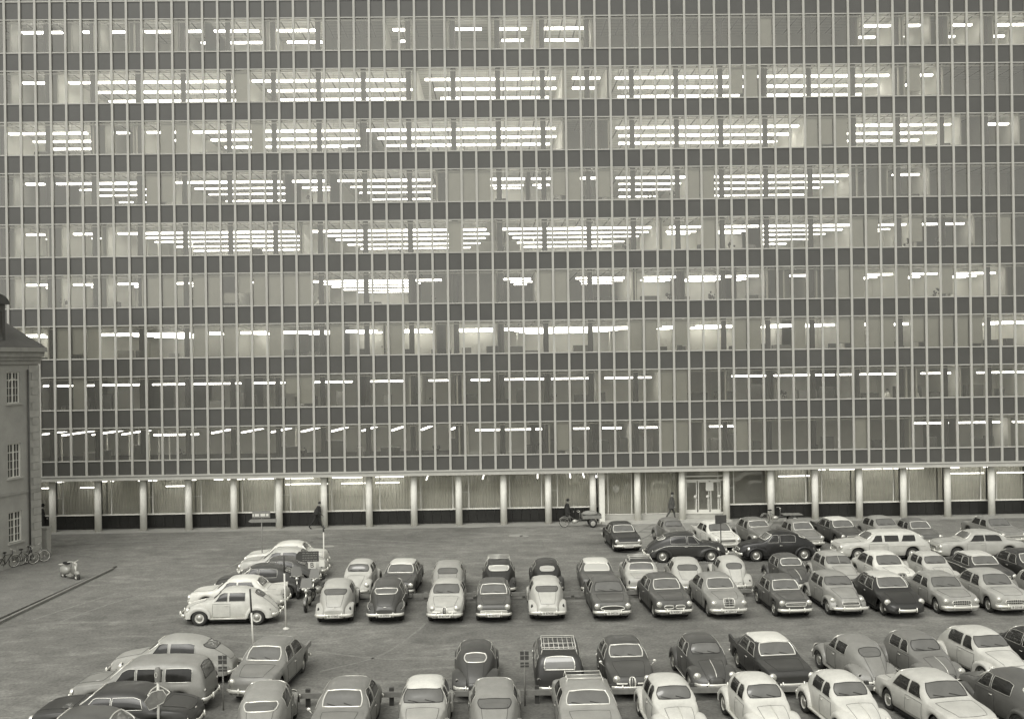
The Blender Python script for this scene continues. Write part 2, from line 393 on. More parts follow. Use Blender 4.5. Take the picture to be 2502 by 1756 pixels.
def bvh_of(objs):
    vs = []; fs = []
    for o in objs:
        n = len(vs); vs += [v.co.copy() for v in o.data.vertices]
        fs += [tuple(i + n for i in p.vertices) for p in o.data.polygons]
    return BVHTree.FromPolygons(vs, fs)

DIRS = {'L': Vector((1, 0, 0)), 'R': Vector((-1, 0, 0)), 'F': Vector((0, -1, 0)), 'B': Vector((0, 1, 0)), 'T': Vector((0, 0, -1))}
def shot(bv, d, p, off):
    dv = DIRS[d]; o = Vector(p)
    if d in 'LR': o.x = -3 * dv.x
    elif d in 'FB': o.y = -4 * dv.y
    else: o.z = 3
    h = bv.ray_cast(o, dv)
    if h[0] is None:
        q = Vector(p); h = bv.find_nearest(q)
        return h[0] + h[1] * off
    n = h[1] if h[1].dot(dv) < 0 else -h[1]
    return h[0] + n * off
def squircle(u, v, k):
    return u * math.sqrt(max(0, 1 - k * v * v / 2)), v * math.sqrt(max(0, 1 - k * u * u / 2))
def patch(bv, d, fn, m, off=.006, k=.3, nu=10, nv=6, frame=None, fr=.012, mb=None):
    """fn(u,v in 0..1) -> point to shoot through the hull"""
    P = []
    for i in range(nu + 1):
        row = []
        for j in range(nv + 1):
            u, v = squircle(2 * i / nu - 1, 2 * j / nv - 1, k)
            row.append(shot(bv, d, fn((u + 1) / 2, (v + 1) / 2), off))
        P.append(row)
    mb = mb or MB()
    n0 = (P[1][0] - P[0][0]).cross(P[0][1] - P[0][0])
    mb.grid(P, m, True, flip=(n0.dot(DIRS[d]) > 0))
    rim = [r[0] for r in P] + P[-1][1:] + [r[-1] for r in P[-2::-1]] + P[0][-2:0:-1]
    return mb, rim

def letters(cu):
    tmp = bpy.data.objects.new('tmp_text', cu); COL.objects.link(tmp)
    bpy.context.view_layer.update()
    me = bpy.data.meshes.new_from_object(tmp.evaluated_get(bpy.context.evaluated_depsgraph_get()))
    bpy.data.objects.remove(tmp); me.name = 'lettering'
    o = bpy.data.objects.new('lettering', me); COL.objects.link(o); return o
def make_wheel(parent, x, y, k, hub, white):
    sx = 1 if x > 0 else -1
    w = bpy.data.objects.new('wheel', None); COL.objects.link(w); w.parent = parent; w.location = (x, y, k['rw']); w.empty_display_size = .1
    r = k['rw']
    t = MB()
    t.lathe([(r*.60,-.07*1),(r*.80,-.085),(r*.95,-.07),(r,-.03),(r,.03),(r*.95,.07),(r*.80,.085),(r*.60,.07)], (0,0,0), (sx,0,0), M_RUB, 22)
    t.build('tyre', w)
    h = MB()
    h.lathe([(r*.62,.065),(r*.60,.05),(r*.45,.03),(r*.38,.045)], (0,0,0), (sx,0,0), white, 20)
    h.lathe([(r*.36,.04),(r*.33,.065),(r*.2,.082),(0.001,.088)], (0,0,0), (sx,0,0), M_HUB if hub else M_DCHROME, 18)
    h.build('rim', w)
    return w

def car(kind, name, pos, rz, g, label, group, roof=None, chrome_ws=True, chrome_rw=True, trim=None, fins=0.0, rack=None, plate=None, grille='std', wipers=True, mirror=False, split=False, sunk=0, hoodstrip=None, bands=False, lowroof=None, cat='car', rearglass=None, antenna=False, flank=None):
    k = K[kind]; P = paint(g)
    root = empty(name, pos, rz, label, cat, group)
    rows = hull(kind)
    # body shell, roof kept apart when it has its own paint
    zr = lowroof or (max(t[1] for t in k['top']) - .115)
    body = MB(); rf = MB()
    N = len(rows); C = len(rows[0])
    for i in range(N - 1):
        for j in range(C - 1):
            q = [rows[i][j], rows[i][j+1], rows[i+1][j+1], rows[i+1][j]]
            cz = sum(p.z for p in q) / 4; cx = abs(sum(p.x for p in q) / 4)
            (rf if (roof is not None and cz > zr - (.0)) else body).add(q, ((0,1,2,3),), P if not (roof is not None and cz > zr) else paint(roof), True)
    body.add(rows[0], (tuple(range(C)),), P); body.add(rows[-1], (tuple(range(C))[::-1],), P)
    bo = merge(body.build('body', root)); shells = [bo]
    if rf.v: shells.append(merge(rf.build('roof', root)))
    for sy, yw, xi, xo, rl, lf, lr, topz in k['fend']:
        for sx in (1, -1):
            a = fender_pts(sy, yw, xi, xo, k['rw'] + .085, (lf if sy > 0 else lf), lr, topz, k['rw'], sx)
            f = MB(); f.grid(a, P, True, flip=(sx < 0)); o = f.build('fender', root)
            shells.append(o)
    if fins:
        for sx in (1, -1):
            f = MB(); yb = -k['L'] / 2 + .12; zz = ip(k['belt'], -1.5)
            x = ip(k['wid'], -1.5) - .03
            pr = [(-.55, zz - .02), (-1.3, zz + fins * .45), (yb, zz + fins), (yb + .03, zz - .12), (-1.3, zz - .1)]
            vs = [(sx * (x + (.03 if s else -.05)), y, z) for s in (0, 1) for y, z in pr]
            f.add(vs, ((0,1,2,3,4),(9,8,7,6,5),(0,5,6,1),(1,6,7,2),(2,7,8,3)), paint(flank if flank is not None else g)); f.build('tail_fin', root)
    bv = bvh_of(shells)
    # underside and running boards
    u = MB(); w0 = ip(k['wid'], 0); y1 = max(t[0] for t in k['top'])
    u.box((-k['tw'] + .12, -y1 + .22, .17), (k['tw'] - .12, y1 - .22, .52), M_BLACK)  # black floor boxes set low and broad to deepen the shadow below
    u.box((-w0 + .06, -k['wb'] + .42, .15), (w0 - .06, k['wb'] - .45, .34), M_BLACK)
    u.build('underside', root)
    if k['board']:
        for sx in (1, -1):
            b = MB(); b.box((min(sx*.62, sx*.755), -.76, .27), (max(sx*.62, sx*.755), .76, .32), P)
            b.tube([(sx*.757, -.74, .305), (sx*.757, .74, .305)], .014, M_CHROME); b.build('running_board', root)
    for sx in (1, -1):
        for y in (k['wb'], -k['wb']):
            make_wheel(root, sx * (k['tw'] + .005), y, k, True, P if g > .12 else M_HUB)
    # side windows
    for y0, y1_, sl in k['side']:
        for d, sx in (('L', -1), ('R', 1)):
            def fn(a, b, y0=y0, y1_=y1_, sl=sl, sx=sx):
                y = y0 + (y1_ - y0) * a
                y = y - (sl * b * (1 - a) if sl > 0 else sl * b * a * 1.0)
                lo = ip(k['belt'], y) + .06
                hi = min(ip(k['top'], y) - .125, max(t[1] for t in k['top']) - .17)
                return (sx * .5, y, lo + max(.02, hi - lo) * b)
            mb, rim = patch(bv, d, fn, M_GLASSS, .007, .12, 8, 5)
            mb.tube(rim, .010, M_CHROME if bands else M_DCHROME, 5, closed=True)
            mb.build('side_window', root)
    zmax = max(t[1] for t in k['top'])
    def screen(nm, spec, d, chrome):
        ya, yb, wb_, wt, kk = spec
        za = ip(k['top'], ya) + .03; zb_ = ip(k['top'], yb) - .02
        fn = lambda a, b: ((2*a - 1) * (wb_ + (wt - wb_) * b), 0, za + (zb_ - za) * b - .02 * (2*a-1)**2)
        mb, rim = patch(bv, d, fn, M_GLASSC if nm == 'windscreen' or not rearglass else mat('pale_glass', rearglass, rough=.1, ior=1.7), .008, kk + .1, 14, 7)
        mb.tube(rim, .023 if chrome else .012, M_CHROME if chrome else M_SEAM, 6, closed=True)
        if split and nm == 'windscreen':
            mb.tube([shot(bv, d, fn(.5, b / 5), .012) for b in range(6)], .016, P, 5)
        o = mb.build(nm, root)
        if nm == 'windscreen' and wipers:
            for s in (0, 1):
                wmb = MB(); wmb.tube([shot(bv, d, fn(.62 - .42*s, .02), .02), shot(bv, d, fn(.88 - .42*s, .20), .022)], .008, M_SEAM, 4); wmb.build('wiper', o)
    screen('windscreen', k['ws'], 'F', chrome_ws)
    screen('rear_window', k['rwn'], 'B', chrome_rw)
    # doors with seam and handle
    y0, y1_, _ = k['door']
    for d, sx in (('L', -1), ('R', 1)):
        fn = lambda a, b, sx=sx: (sx * .5, y0 + (y1_ - y0) * a, .36 + (ip(k['belt'], y0 + (y1_ - y0) * a) - .03 - .36) * b)
        mb, rim = patch(bv, d, fn, P, .004, .05, 6, 5); mb.tube(rim, .006, M_SEAM, 4, closed=True)
        dr = mb.build('door', root)
        h = MB(); p0 = shot(bv, d, (sx, y1_ + .08, ip(k['belt'], 0) - .10), .03); p1 = shot(bv, d, (sx, y1_ + .24, ip(k['belt'], 0) - .10), .03)
        h.tube([p0, p1], .013, M_CHROME, 5); h.build('handle', dr)
        if trim:
            t = MB(); zt = trim
            pts = [shot(bv, d, (sx * .5, yy, ip(k['belt'], yy) - zt), .008) for yy in [(-k['L']/2 + .35) + i * (k['L'] - .75) / 16 for i in range(17)]]
            t.tube(pts, .013, M_CHROME, 5); t.build('trim_strip', root)
    # bonnet and boot lid
    def lid(nm, ya, yb, hw):
        fn = lambda a, b: ((2*a-1) * hw * (1 if abs(yb) < 0 else (1 - .25 * b)), ya + (yb - ya) * b, 0)
        mb, rim = patch(bv, 'T', fn, P, .004, .25, 8, 8); mb.tube(rim, .006, M_SEAM, 4, closed=True)
        return mb.build(nm, root)
    bn = lid('bonnet', k['hood'][0], k['hood'][1], k['hood'][2])
    if (hoodstrip if hoodstrip is not None else k.get('hoodstrip')):
        t = MB(); t.tube([shot(bv, 'T', (0, k['hood'][0] + (k['hood'][1] - k['hood'][0]) * i / 8, 0), .014) for i in range(9)], .014, M_CHROME, 5); t.build('bonnet_strip', bn)
    if k['boot']:
        bt = lid('boot_lid', *k['boot'])
        t = MB(); p = shot(bv, 'B', (0, 0, ip(k['top'], k['boot'][1]) - .03), .02); t.ball(p, .03, M_CHROME, (2.2, .6, .7)); t.build('boot_handle', bt)
    # headlamps
    lx, ly, lz, lr = k['lamp']
    for sx in (1, -1):
        p = shot(bv, 'F', (sx * lx, 0, lz), 0); 
        l = MB(); ax = (0, 1, .08)
        l.lathe([(lr + .018, -.06), (lr + .02, .0), (lr + .004, .03)], p + Vector((0, .0, 0)), ax, M_CHROME, 18)
        l.lathe([(lr + .004, .028), (lr * .8, .045), (lr * .4, .055), (.001, .06)], p, ax, M_LENS, 18)
        l.build('headlight', root)
    tx, ty, tz, tk = k['tail']
    for sx in (1, -1):
        p = shot(bv, 'B', (sx * tx, 0, tz), 0)
        l = MB(); l.ball(p, .055, M_RED, (.8, .6, 1.0 if tk == 'round' else 1.9)); l.lathe([(.06, 0), (.055, .02)], p, (0, -1, 0), M_CHROME, 12); l.build('tail_light', root)
    # bumpers
    for nm, (yb, zz, hw, cv) in (('front_bumper', k['bumpF']), ('rear_bumper', k['bumpR'])):
        s = 1 if yb > 0 else -1; b = MB(); pts = []
        for i in range(15):
            a = 2 * i / 14 - 1
            pts.append((a * hw, yb - s * cv * a * a - (s * .10 if abs(a) > .99 else 0), zz))
        b.tube(pts, .05, M_CHROME, 8, flat=(.028, .062))
        for a in (-.42, .42):
            b.tube([(a * hw * 1.05, yb - s * cv * a * a + s * .03, zz - .09), (a * hw * 1.05, yb - s * cv * a * a + s * .05, zz), (a * hw * 1.05, yb - s * cv * a * a + s * .03, zz + .12)], [.02, .032, .022], M_CHROME, 6)
        b.box((-.5, -.02, -.02), (.5, .02, .02), M_BLACK, at=(0, yb - s * .16, zz)) if False else None
        for a in (-.35, .35):
            b.box((a - .02, min(yb, yb - s * .3), zz - .02), (a + .02, max(yb, yb - s * .3), zz + .02), M_BLACK)
        b.build(nm, root)
    # plate(s)
    fr_, bk_ = (plate if isinstance(plate, tuple) else (plate, plate))
    for txt, s, yb, zz in ((fr_, 1, k['bumpF'][0], k['bumpF'][1]), (bk_, -1, k['bumpR'][0], k['bumpR'][1])):
        if not txt: continue
        pb = MB(); pb.box((-.26, -.008, -.06), (.26, .008, .06), M_PLATE)
        po = pb.build('number_plate', root); po.location = (0, yb + s * .055, zz - .015 if s > 0 else zz - .005)
        cu = bpy.data.curves.new('lettering', 'FONT'); cu.body = txt; cu.size = .125; cu.align_x = 'CENTER'; cu.align_y = 'CENTER'; cu.extrude = .002
        cu.materials.append(M_INK); to = letters(cu); to.parent = po
        to.location = (0, s * .0115, 0); to.rotation_euler = (R(90), 0, R(180) if s > 0 else 0)
    # grille
    gk = k.get('grille') if grille == 'std' else grille
    def gp(cx, cz, hw, hh, kk, rim=.014, fill=M_GRILLE, bars=0, nm='grille', vb=0):
        fn = lambda a, b: (cx + (2*a-1) * hw, 0, cz + (2*b-1) * hh)
        mb, rm = patch(bv, 'F', fn, fill, .010, kk, 12, 6)
        mb.tube(rm, rim, M_CHROME, 6, closed=True)
        for i in range(bars):
            b = (i + .5) / bars
            mb.tube([shot(bv, 'F', fn(a / 8, b), .016) for a in range(9)], .008, M_CHROME, 4)
        for i in range(vb):
            a = (i + .5) / vb
            mb.tube([shot(bv, 'F', fn(a, b / 4), .016) for b in range(5)], .007, M_CHROME, 4)
        mb.build(nm, root)
    if gk == 'oval': gp(0, .585, .50, .095, .9, .02)
    elif gk == 'twin': gp(-.24, .60, .20, .075, .7, .016, bars=2); gp(.24, .60, .20, .075, .7, .016, bars=2)
    elif gk == 'bar': gp(0, .62, .36, .07, .3, .013, bars=2)
    elif gk == 'wide': gp(0, .63, .44, .075, .25, .013, bars=3)
    elif gk == 'low': gp(0, .57, .64, .07, .2, .013, bars=3)
    elif gk == 'band': gp(0, .50, .56, .06, .2, .014, fill=M_DCHROME, bars=1)
    elif gk == 'tear': gp(0, .56, .10, .145, .8, .016, bars=0, vb=3); gp(-.34, .53, .17, .012, .1, .010, fill=M_CHROME); gp(.34, .53, .17, .012, .1, .010, fill=M_CHROME)
    elif gk == 'radiator': gp(0, .72, .23, .17, .35, .020, bars=4, vb=3)
    elif gk == 'mouth': gp(0, .60, .42, .10, .7, .014, bars=1, vb=9)
    if mirror:
        for sx in ((1, -1) if mirror == 2 else (mirror,)):
            b = MB(); p = shot(bv, 'R' if sx > 0 else 'L', (sx, .95, ip(k['belt'], .95) - .04), .0)
            b.tube([p, p + Vector((sx * .12, 0, .12))], .009, M_CHROME, 5); b.ball(p + Vector((sx * .13, 0, .15)), .06, M_CHROME, (1, .35, .8)); b.build('wing_mirror', root)
    if antenna:
        b = MB(); b.tube([(.6, .95, .95), (.62, .85, 1.75)], .006, M_CHROME, 4); b.build('antenna', root)
    if rack:
        b = MB(); ra, rb, hw, bars = rack[:4]; zr_ = zmax + .06
        mrk = M_CHROME if len(rack) < 5 else rack[4]
        for sx in (1, -1):
            b.tube([(sx * hw, ra, zr_), (sx * hw, rb, zr_)], .014, mrk, 6)
            for y in (ra + .08, (ra + rb) / 2, rb - .08): b.tube([(sx * hw, y, zr_), (sx * (hw + .04), y, zmax - .10)], .012, mrk, 5)
        for i in range(bars):
            y = ra + (rb - ra) * i / (bars - 1); b.tube([(-hw, y, zr_), (hw, y, zr_)], .013, mrk, 6)
        if len(rack) > 5:
            for i in range(rack[5]):
                x = -hw + 2 * hw * (i + .5) / rack[5]; b.tube([(x, ra, zr_ + .012), (x, rb, zr_ + .012)], .012, mrk, 5)
            b.tube([(-hw, ra, zr_ + .06), (hw, ra, zr_ + .06), (hw, rb, zr_ + .06), (-hw, rb, zr_ + .06)], .014, mrk, 5, closed=True)
        b.build('roof_rack', root)
    return root
def merge(o):
    bm = bmesh.new(); bm.from_mesh(o.data); bmesh.ops.remove_doubles(bm, verts=bm.verts, dist=.0008)
    bmesh.ops.recalc_face_normals(bm, faces=bm.faces); bm.to_mesh(o.data); bm.free()
    for p in o.data.polygons:
        p.use_smooth = len(p.vertices) <= 4
    return o
# ---------------------------------------------------------------- office building
YF = 69.3                       # facade plane
X0, MW, SH, HZ, SZ = -29.81, .9971, 3.3626, 33.76, 31.587
NM0, NM1 = -5, 67               # module range
ox = 1.0902                     # overview pixels -> photograph pixels
M_ALU = mat('facade_metal', .43, rough=.45, metal=.0, noise=.08, scale=.7)
M_ALU2 = mat('facade_metal_cross', .40, rough=.45, noise=.08, scale=.7)
M_SPAN = mat('spandrel_glass', .078, rough=.3, noise=.16, scale=.35, ior=1.5)
M_PANE = glass('window_glass', .88, .055)
M_BLIND = mat('blind_cloth', .58, rough=.9, noise=.05, scale=2)
M_IWALL = mat('office_wall', .66, rough=.9, noise=.06, scale=.6)
M_FLOORI = mat('office_floor', .10, rough=.7)
M_ICOL = mat('column_backlit_tone', .045, rough=.8)  # backlit look of the inner columns put into a dark colour
M_PIL = mat('pillar_stone', .74, rough=.8, noise=.10, scale=3, bump=.15, bscale=60)
M_PLINTH = mat('plinth_tile', .022, rough=.28, noise=.3, scale=1.2)
M_CORN = mat('cornice_stone', .42, rough=.75, noise=.10, scale=1.5)
M_TUBE = emit('lit_tube', 6.0)
M_TUBE2 = emit('lit_tube_near', 2.2)

def ceiling_mat():
    m = mat('ceiling_panels', .55, rough=.9, noise=.03, scale=1)
    nt = m.node_tree; p = nt.nodes['Principled BSDF']
    tc = nt.nodes.new('ShaderNodeTexCoord'); sx = nt.nodes.new('ShaderNodeSeparateXYZ'); nt.links.new(tc.outputs['Object'], sx.inputs[0])
    def line(out, period, width):
        a = nt.nodes.new('ShaderNodeMath'); a.operation = 'DIVIDE'; a.inputs[1].default_value = period; nt.links.new(out, a.inputs[0])
        f = nt.nodes.new('ShaderNodeMath'); f.operation = 'FRACT'; nt.links.new(a.outputs[0], f.inputs[0])
        l = nt.nodes.new('ShaderNodeMath'); l.operation = 'LESS_THAN'; l.inputs[1].default_value = width / period; nt.links.new(f.outputs[0], l.inputs[0]); return l.outputs[0]
    a = line(sx.outputs[0], .9971, .10); b = line(sx.outputs[1], .62, .05)
    mx = nt.nodes.new('ShaderNodeMath'); mx.operation = 'MAXIMUM'; nt.links.new(a, mx.inputs[0]); nt.links.new(b, mx.inputs[1])
    c = nt.nodes.new('ShaderNodeMixRGB'); c.inputs[1].default_value = tone(.55); c.inputs[2].default_value = tone(.14)
    nt.links.new(mx.outputs[0], c.inputs[0]); nt.links.new(c.outputs[0], p.inputs['Base Color'])
    return m
M_CEIL = ceiling_mat()

office = empty('office_building', (0, YF, 0), 0, 'ten storey glass curtain wall office block with lit fluorescent rooms, filling the view', 'office building')
def ob(mb, name, **kw):
    o = mb.build(name, office, **kw); o.location = (0, -YF, 0); return o
XL, XR = X0 + NM0 * MW, X0 + NM1 * MW
ZTOP = HZ + SH + 1.0
# mullions: each a full height fin
for m in range(NM0, NM1 + 1):
    b = MB(); x = X0 + m * MW
    b.box((x - .072, YF - .11, 3.70), (x - .006, YF + .03, ZTOP), M_ALU)
    b.box((x - .006, YF - .10, 3.70), (x + .006, YF + .03, ZTOP), M_ALU2)
    b.box((x + .006, YF - .11, 3.70), (x + .072, YF + .03, ZTOP), M_ALU)
    ob(b, 'mullion')
# cross rails
for k in range(-1, 9):
    for z, h in ((HZ - k * SH, .035), (SZ - k * SH, .04)):
        if z > ZTOP: continue
        b = MB(); b.box((XL, YF - .055, z - h), (XR, YF + .02, z + h), M_ALU2); ob(b, 'cross_rail')
    z = HZ - k * SH
    b = MB(); b.box((XL, YF + .035, z - .20), (XR, YF + .16, z - .13), M_ALU2); ob(b, 'blind_rail')
b = MB()
b.box((XL - .3, YF - .18, 3.46), (XR + .3, YF + 1.2, 3.74), M_CORN); b.box((XL - .34, YF - .24, 3.66), (XR + .34, YF - .181, 3.76), M_CORN)
b.box((XL - .34, YF - .22, 3.40), (XR + .34, YF - .181, 3.47), M_CORN)
ob(b, 'cornice')
# window panes and spandrels: the hundred nearest the eye as parts, the others as one
cells = [(k, m) for k in range(-1, 9) for m in range(NM0, NM1)]
def far(c):
    k, m = c; return abs(X0 + (m + .5) * MW) ** 2 + (HZ - k * SH - 1 - CAMZ) ** 2 + (500 if k < 0 else 0)
cells.sort(key=far)
rest_w, rest_s = MB(), MB()
def cellbox(b, k, m, z0, z1, y, M, t=.012):
    x0, x1 = X0 + m * MW + .07, X0 + (m + 1) * MW - .07
    ta, tb = rj.uniform(-.006, .006), rj.uniform(-.004, .004)
    b.add([(x0, y - tb, z0), (x1, y + tb, z0), (x1, y + ta, z1), (x0, y + ta - tb, z1)], ((0, 1, 2, 3),), M)
rj = random.Random(3)
for n, (k, m) in enumerate(cells):
    zt, zs = HZ - k * SH - .03, SZ - k * SH + .03
    zb = (HZ - (k + 1) * SH + .03) if k < 8 else 3.745
    w, s = (MB(), MB()) if n < 100 else (rest_w, rest_s)
    cellbox(w, k, m, zs, min(zt, ZTOP), YF + .005 + rj.random() * .004, M_PANE)
    cellbox(s, k, m, zb, zs - .06, YF - .005 + rj.random() * .004, M_SPAN)
    if n < 100: ob(w, 'window_pane'); ob(s, 'spandrel_panel')
ob(rest_w, 'window_pane', kind='stuff'); ob(rest_s, 'spandrel_panel', kind='stuff')

# slabs / floors / ceilings
DEEP = 13.5
for k in range(-1, 9):
    zc = HZ - k * SH + .10
    b = MB(); b.box((XL, YF + .14, zc), (XR, YF + DEEP, zc + .04), M_CEIL)
    b.box((XL, YF + .06, zc + .04), (XR, YF + DEEP, SZ - (k - 1) * SH - .80), M_FLOORI)
    b.box((XL, YF + .06, SZ - (k - 1) * SH - .80), (XR, YF + .30, SZ - (k - 1) * SH - .10), M_IWALL)
    ob(b, 'floor_slab')
b = MB(); b.box((XL, YF + .06, SZ - 8 * SH - .84), (XR, YF + DEEP, SZ - 8 * SH - .80), M_FLOORI)
b.box((XL, YF + .06, SZ - 8 * SH - .80), (XR, YF + .30, SZ - 8 * SH - .10), M_IWALL)
b.box((XL, YF + .9, 3.74), (XR, YF + DEEP, SZ - 8 * SH - .84), M_FLOORI); ob(b, 'floor_slab')
b = MB(); b.box((XL, YF + DEEP, 0), (XR, YF + DEEP + .3, ZTOP), M_IWALL)
b.box((XL - .3, YF + .02, 0), (XL, YF + DEEP + .3, ZTOP), M_CORN); b.box((XR, YF + .02, 0), (XR + .3, YF + DEEP + .3, ZTOP), M_CORN)
b.box((XL - .3, YF - .1, ZTOP), (XR + .3, YF + DEEP + .3, ZTOP + .5), M_CORN); ob(b, 'back_wall')

# structural columns behind the glass, pillars below
PX = [X0 + (3 * j + .5) * MW for j in range(-2, 23)]
for x in PX:
    b = MB(); b.cyl((x, YF + .62, 3.74), (x, YF + .62, ZTOP), .18, .18, M_ICOL, 12); ob(b, 'column')
for x in PX:
    b = MB(); b.cyl((x, YF + .47, 0), (x, YF + .47, 3.46), .225, .215, M_PIL, 24); ob(b, 'pillar')

# rooms: (storey, first px, last px, kind) in overview pixels; kind o open hall, r room, d dark room
def lx(k, px, depth=.85):
    y = (HZ - k * SH - .56); py = 878 - (y - CAMZ) * 2550 / (YF + depth)
    return FX(px * ox, py, YF + depth)[0]
L1 = {0: [(50,100),(112,140),(186,202),(248,280),(325,382),(420,452),(480,580),(620,712),(880,912),(1020,1080),(1118,1180),(1218,1310),(1935,1995),(2035,2062),(2135,2180),(2235,2295)],
 1: [(52,108),(155,520),(565,912),(952,1245),(1282,1345),(1378,1700),(1708,1992),(2038,2090)],
 2: [(20,200),(262,290),(330,400),(433,800),(820,1245),(1380,1790),(1905,2130),(2213,2260)],
 3: [(58,100),(127,320),(395,632),(655,730),(757,965),(1090,1180),(1190,1240),(1290,1345),(1380,1535),(1600,1900),(2000,2060)],
 4: [(60,100),(165,220),(265,660),(700,1090),(1125,1460),(1500,1580),(1620,1700),(1705,1910),(1970,2030),(2060,2100),(2110,2160)],
 5: [(60,110),(165,215),(265,310),(395,440),(555,585),(690,930),(930,990),(1128,1190),(1290,1400),(1440,1520),(1540,1640),(1650,1700),(1770,1810),(1940,2000),(2040,2100),(2140,2230)],
 6: [(20,100),(215,430),(470,500),(540,600),(635,745),(775,845),(885,962),(1020,1105),(1130,1410),(1485,1525),(1560,1640),(1715,1790),(1805,1870),(1930,1950),(2005,2035),(2210,2295)],
 7: [(98,120),(130,165),(195,335),(342,425),(435,540),(565,655),(690,790),(820,905),(960,1010),(1055,1100),(1130,1225),(1235,1325),(1355,1460),(1640,1720),(1735,1870),(1880,2010),(2065,2130),(2190,2295)],
 8: [(345,445),(1065,1190),(1200,1215),(1285,1330),(1350,1395),(1430,1475),(1590,1655),(2050,2125),(2145,2240),(2270,2295)]}
OPEN = {1: [(155,520),(565,912),(952,1245),(1378,1700),(1708,1992)], 2: [(20,200),(433,800),(820,1245),(1380,1790),(1905,2130)],
 3: [(127,320),(395,632),(757,965),(1380,1535),(1600,1900)], 4: [(265,660),(700,1090),(1125,1460),(1705,1910)], 5: [(690,930),(1128,1190),(1290,1400)], 6: [(215,430),(635,745),(1130,1410)], 7: [], 8: [(100,960)], 0: []}
TWO = {0: [(420,452),(480,580),(620,712),(880,912),(1118,1180),(1218,1310),(1935,1995),(2035,2062),(2135,2180),(2235,2295)],
 1: [(1282,1345),(2038,2090)], 2: [(330,400)], 3: [(655,730),(1090,1180),(1190,1240)], 4: [(60,100),(165,220),(1500,1580),(1620,1700),(1970,2030),(2060,2100)],
 5: [(60,110),(165,215),(265,310),(395,440),(1440,1520),(1540,1640),(1650,1700),(1940,2000),(2040,2100),(2140,2230)], 6: [(885,962),(1020,1105),(1560,1640)], 7: [], 8: []}
lamps = []          # (k, x0, x1, depth, bright)
walls = []          # partitions (k, x, depth0, depth1)
backs = []          # (k, x0, x1, depth, lit)
for k in range(9):
    segs = L1[k]
    edges = []
    for a, b_ in segs:
        xa, xb = lx(k, a), lx(k, b_)
        lamps.append((k, xa, xb, .85))
        isopen = (a, b_) in OPEN[k]; two = (a, b_) in TWO[k]
        if isopen:
            sh = .4
            lamps.append((k, xa + .5, xb + .2, 3.4)); lamps.append((k, xa + .8, xb - .1, 5.9))
            if xb - xa > 4: lamps.append((k, xa + 1.2, xb - .5, 9.1)); lamps.append((k, xa + 1.8, xb - 1.3, 12.1))
        elif k == 6:
            lamps.append((k, xa + .1, xb + .1, 3.4)); lamps.append((k, xa + .2, xb, 5.0))
        elif two:
            lamps.append((k, xa + .2, xb - .1, 3.4))
            if k >= 3: lamps.append((k, xa + .5, xb - .3, 4.6))
        edges.append((xa, xb, isopen))
    prev = XL
    for n, (xa, xb, op) in enumerate(edges):
        wl = xa - .55 if n == 0 or xa - edges[n-1][1] > .9 else (xa + edges[n-1][1]) / 2
        wr = xb + .45 if n == len(edges) - 1 or edges[n+1][0] - xb > .9 else (xb + edges[n+1][0]) / 2
        walls.append((k, wl, DEEP if op else 5.6)); walls.append((k, wr, DEEP if op else 5.6))
        if not op: backs.append((k, wl, wr, 5.6, True))
        if wl - prev > .5: backs.append((k, prev, wl, 4.6, False))
        prev = wr
    if XR - prev > .5: backs.append((k, prev, XR, 4.6, False))
hall = lx(8, 1030)
backs = [t for t in backs if not (t[0] == 8 and t[1] < hall - .5)] ; backs.append((8, hall, lx(8, 1050), 4.6, False))
walls = [t for t in walls if not (t[0] == 8 and t[1] < hall - .5)] + [(8, hall, DEEP)]
backs.append((-1, XL, XR, 4.6, False))
M_LIFTW = mat('unlit_wall_lifted', .7, rough=.9, noise=.15, scale=.5)  # rear walls of unlit rooms, toned paler to stand in for missing light
for k in range(-1, 9):
    zc, zf = HZ - k * SH + .10, SZ - k * SH - .80
    b = MB()
    for kk, x, d in walls:
        if kk == k: b.box((x - .05, YF + .32, zf), (x + .05, YF + d, zc), M_IWALL)
    for kk, xa, xb, d, lit in backs:
        if kk == k: b.box((xa + .05, YF + d, zf), (xb - .05, YF + d + .08, zc), M_IWALL if lit else M_LIFTW)
    if b.v: ob(b, 'partition_wall')
# low furniture, plants and light door posts behind the panes
cl = MB(); rc = random.Random(21)
M_FUR = mat('dark_furniture', .05, rough=.7); M_FUR2 = mat('mid_furniture', .16, rough=.7); M_POST = mat('pale_post', .7, rough=.6)
for k in range(2, 9):
    zf = SZ - k * SH - .80
    x = XL + 1
    while x < XR - 2:
        r = rc.random(); d = rc.uniform(.7, 3.2)
        if r < (.30 if k < 6 else .62):
            w_ = rc.uniform(.4, 1.5); h_ = rc.uniform(.95, 1.35) if k < 7 else rc.uniform(1.0, 1.9)
            cl.box((x, YF + d, zf), (x + w_, YF + d + .45, zf + h_), M_FUR if rc.random() < .6 else M_FUR2)
        if r > .86 and k > 2:
            for q in range(9):
                cl.ball((x + rc.uniform(-.2, .2), YF + .6 + rc.uniform(-.1, .1), zf + .95 + rc.uniform(0, .5)), rc.uniform(.04, .10), M_FUR, (1, 1, 1.3), 6, 4)
        if k >= 4 and rc.random() < .30:
            xx = x + rc.uniform(0, .8); cl.box((xx, YF + 6.2, zf), (xx + .07, YF + 6.3, zf + 2.5), M_POST)
            if rc.random() < .5: cl.box((xx + .75, YF + 6.2, zf), (xx + .82, YF + 6.3, zf + 2.5), M_POST)
        x += rc.uniform(.9, 2.2)
ob(cl, 'office_furniture', kind='stuff')
lamps.sort(key=lambda l: (l[3] + l[0] * -.05, l[1]))
rest = MB(); npart = 0
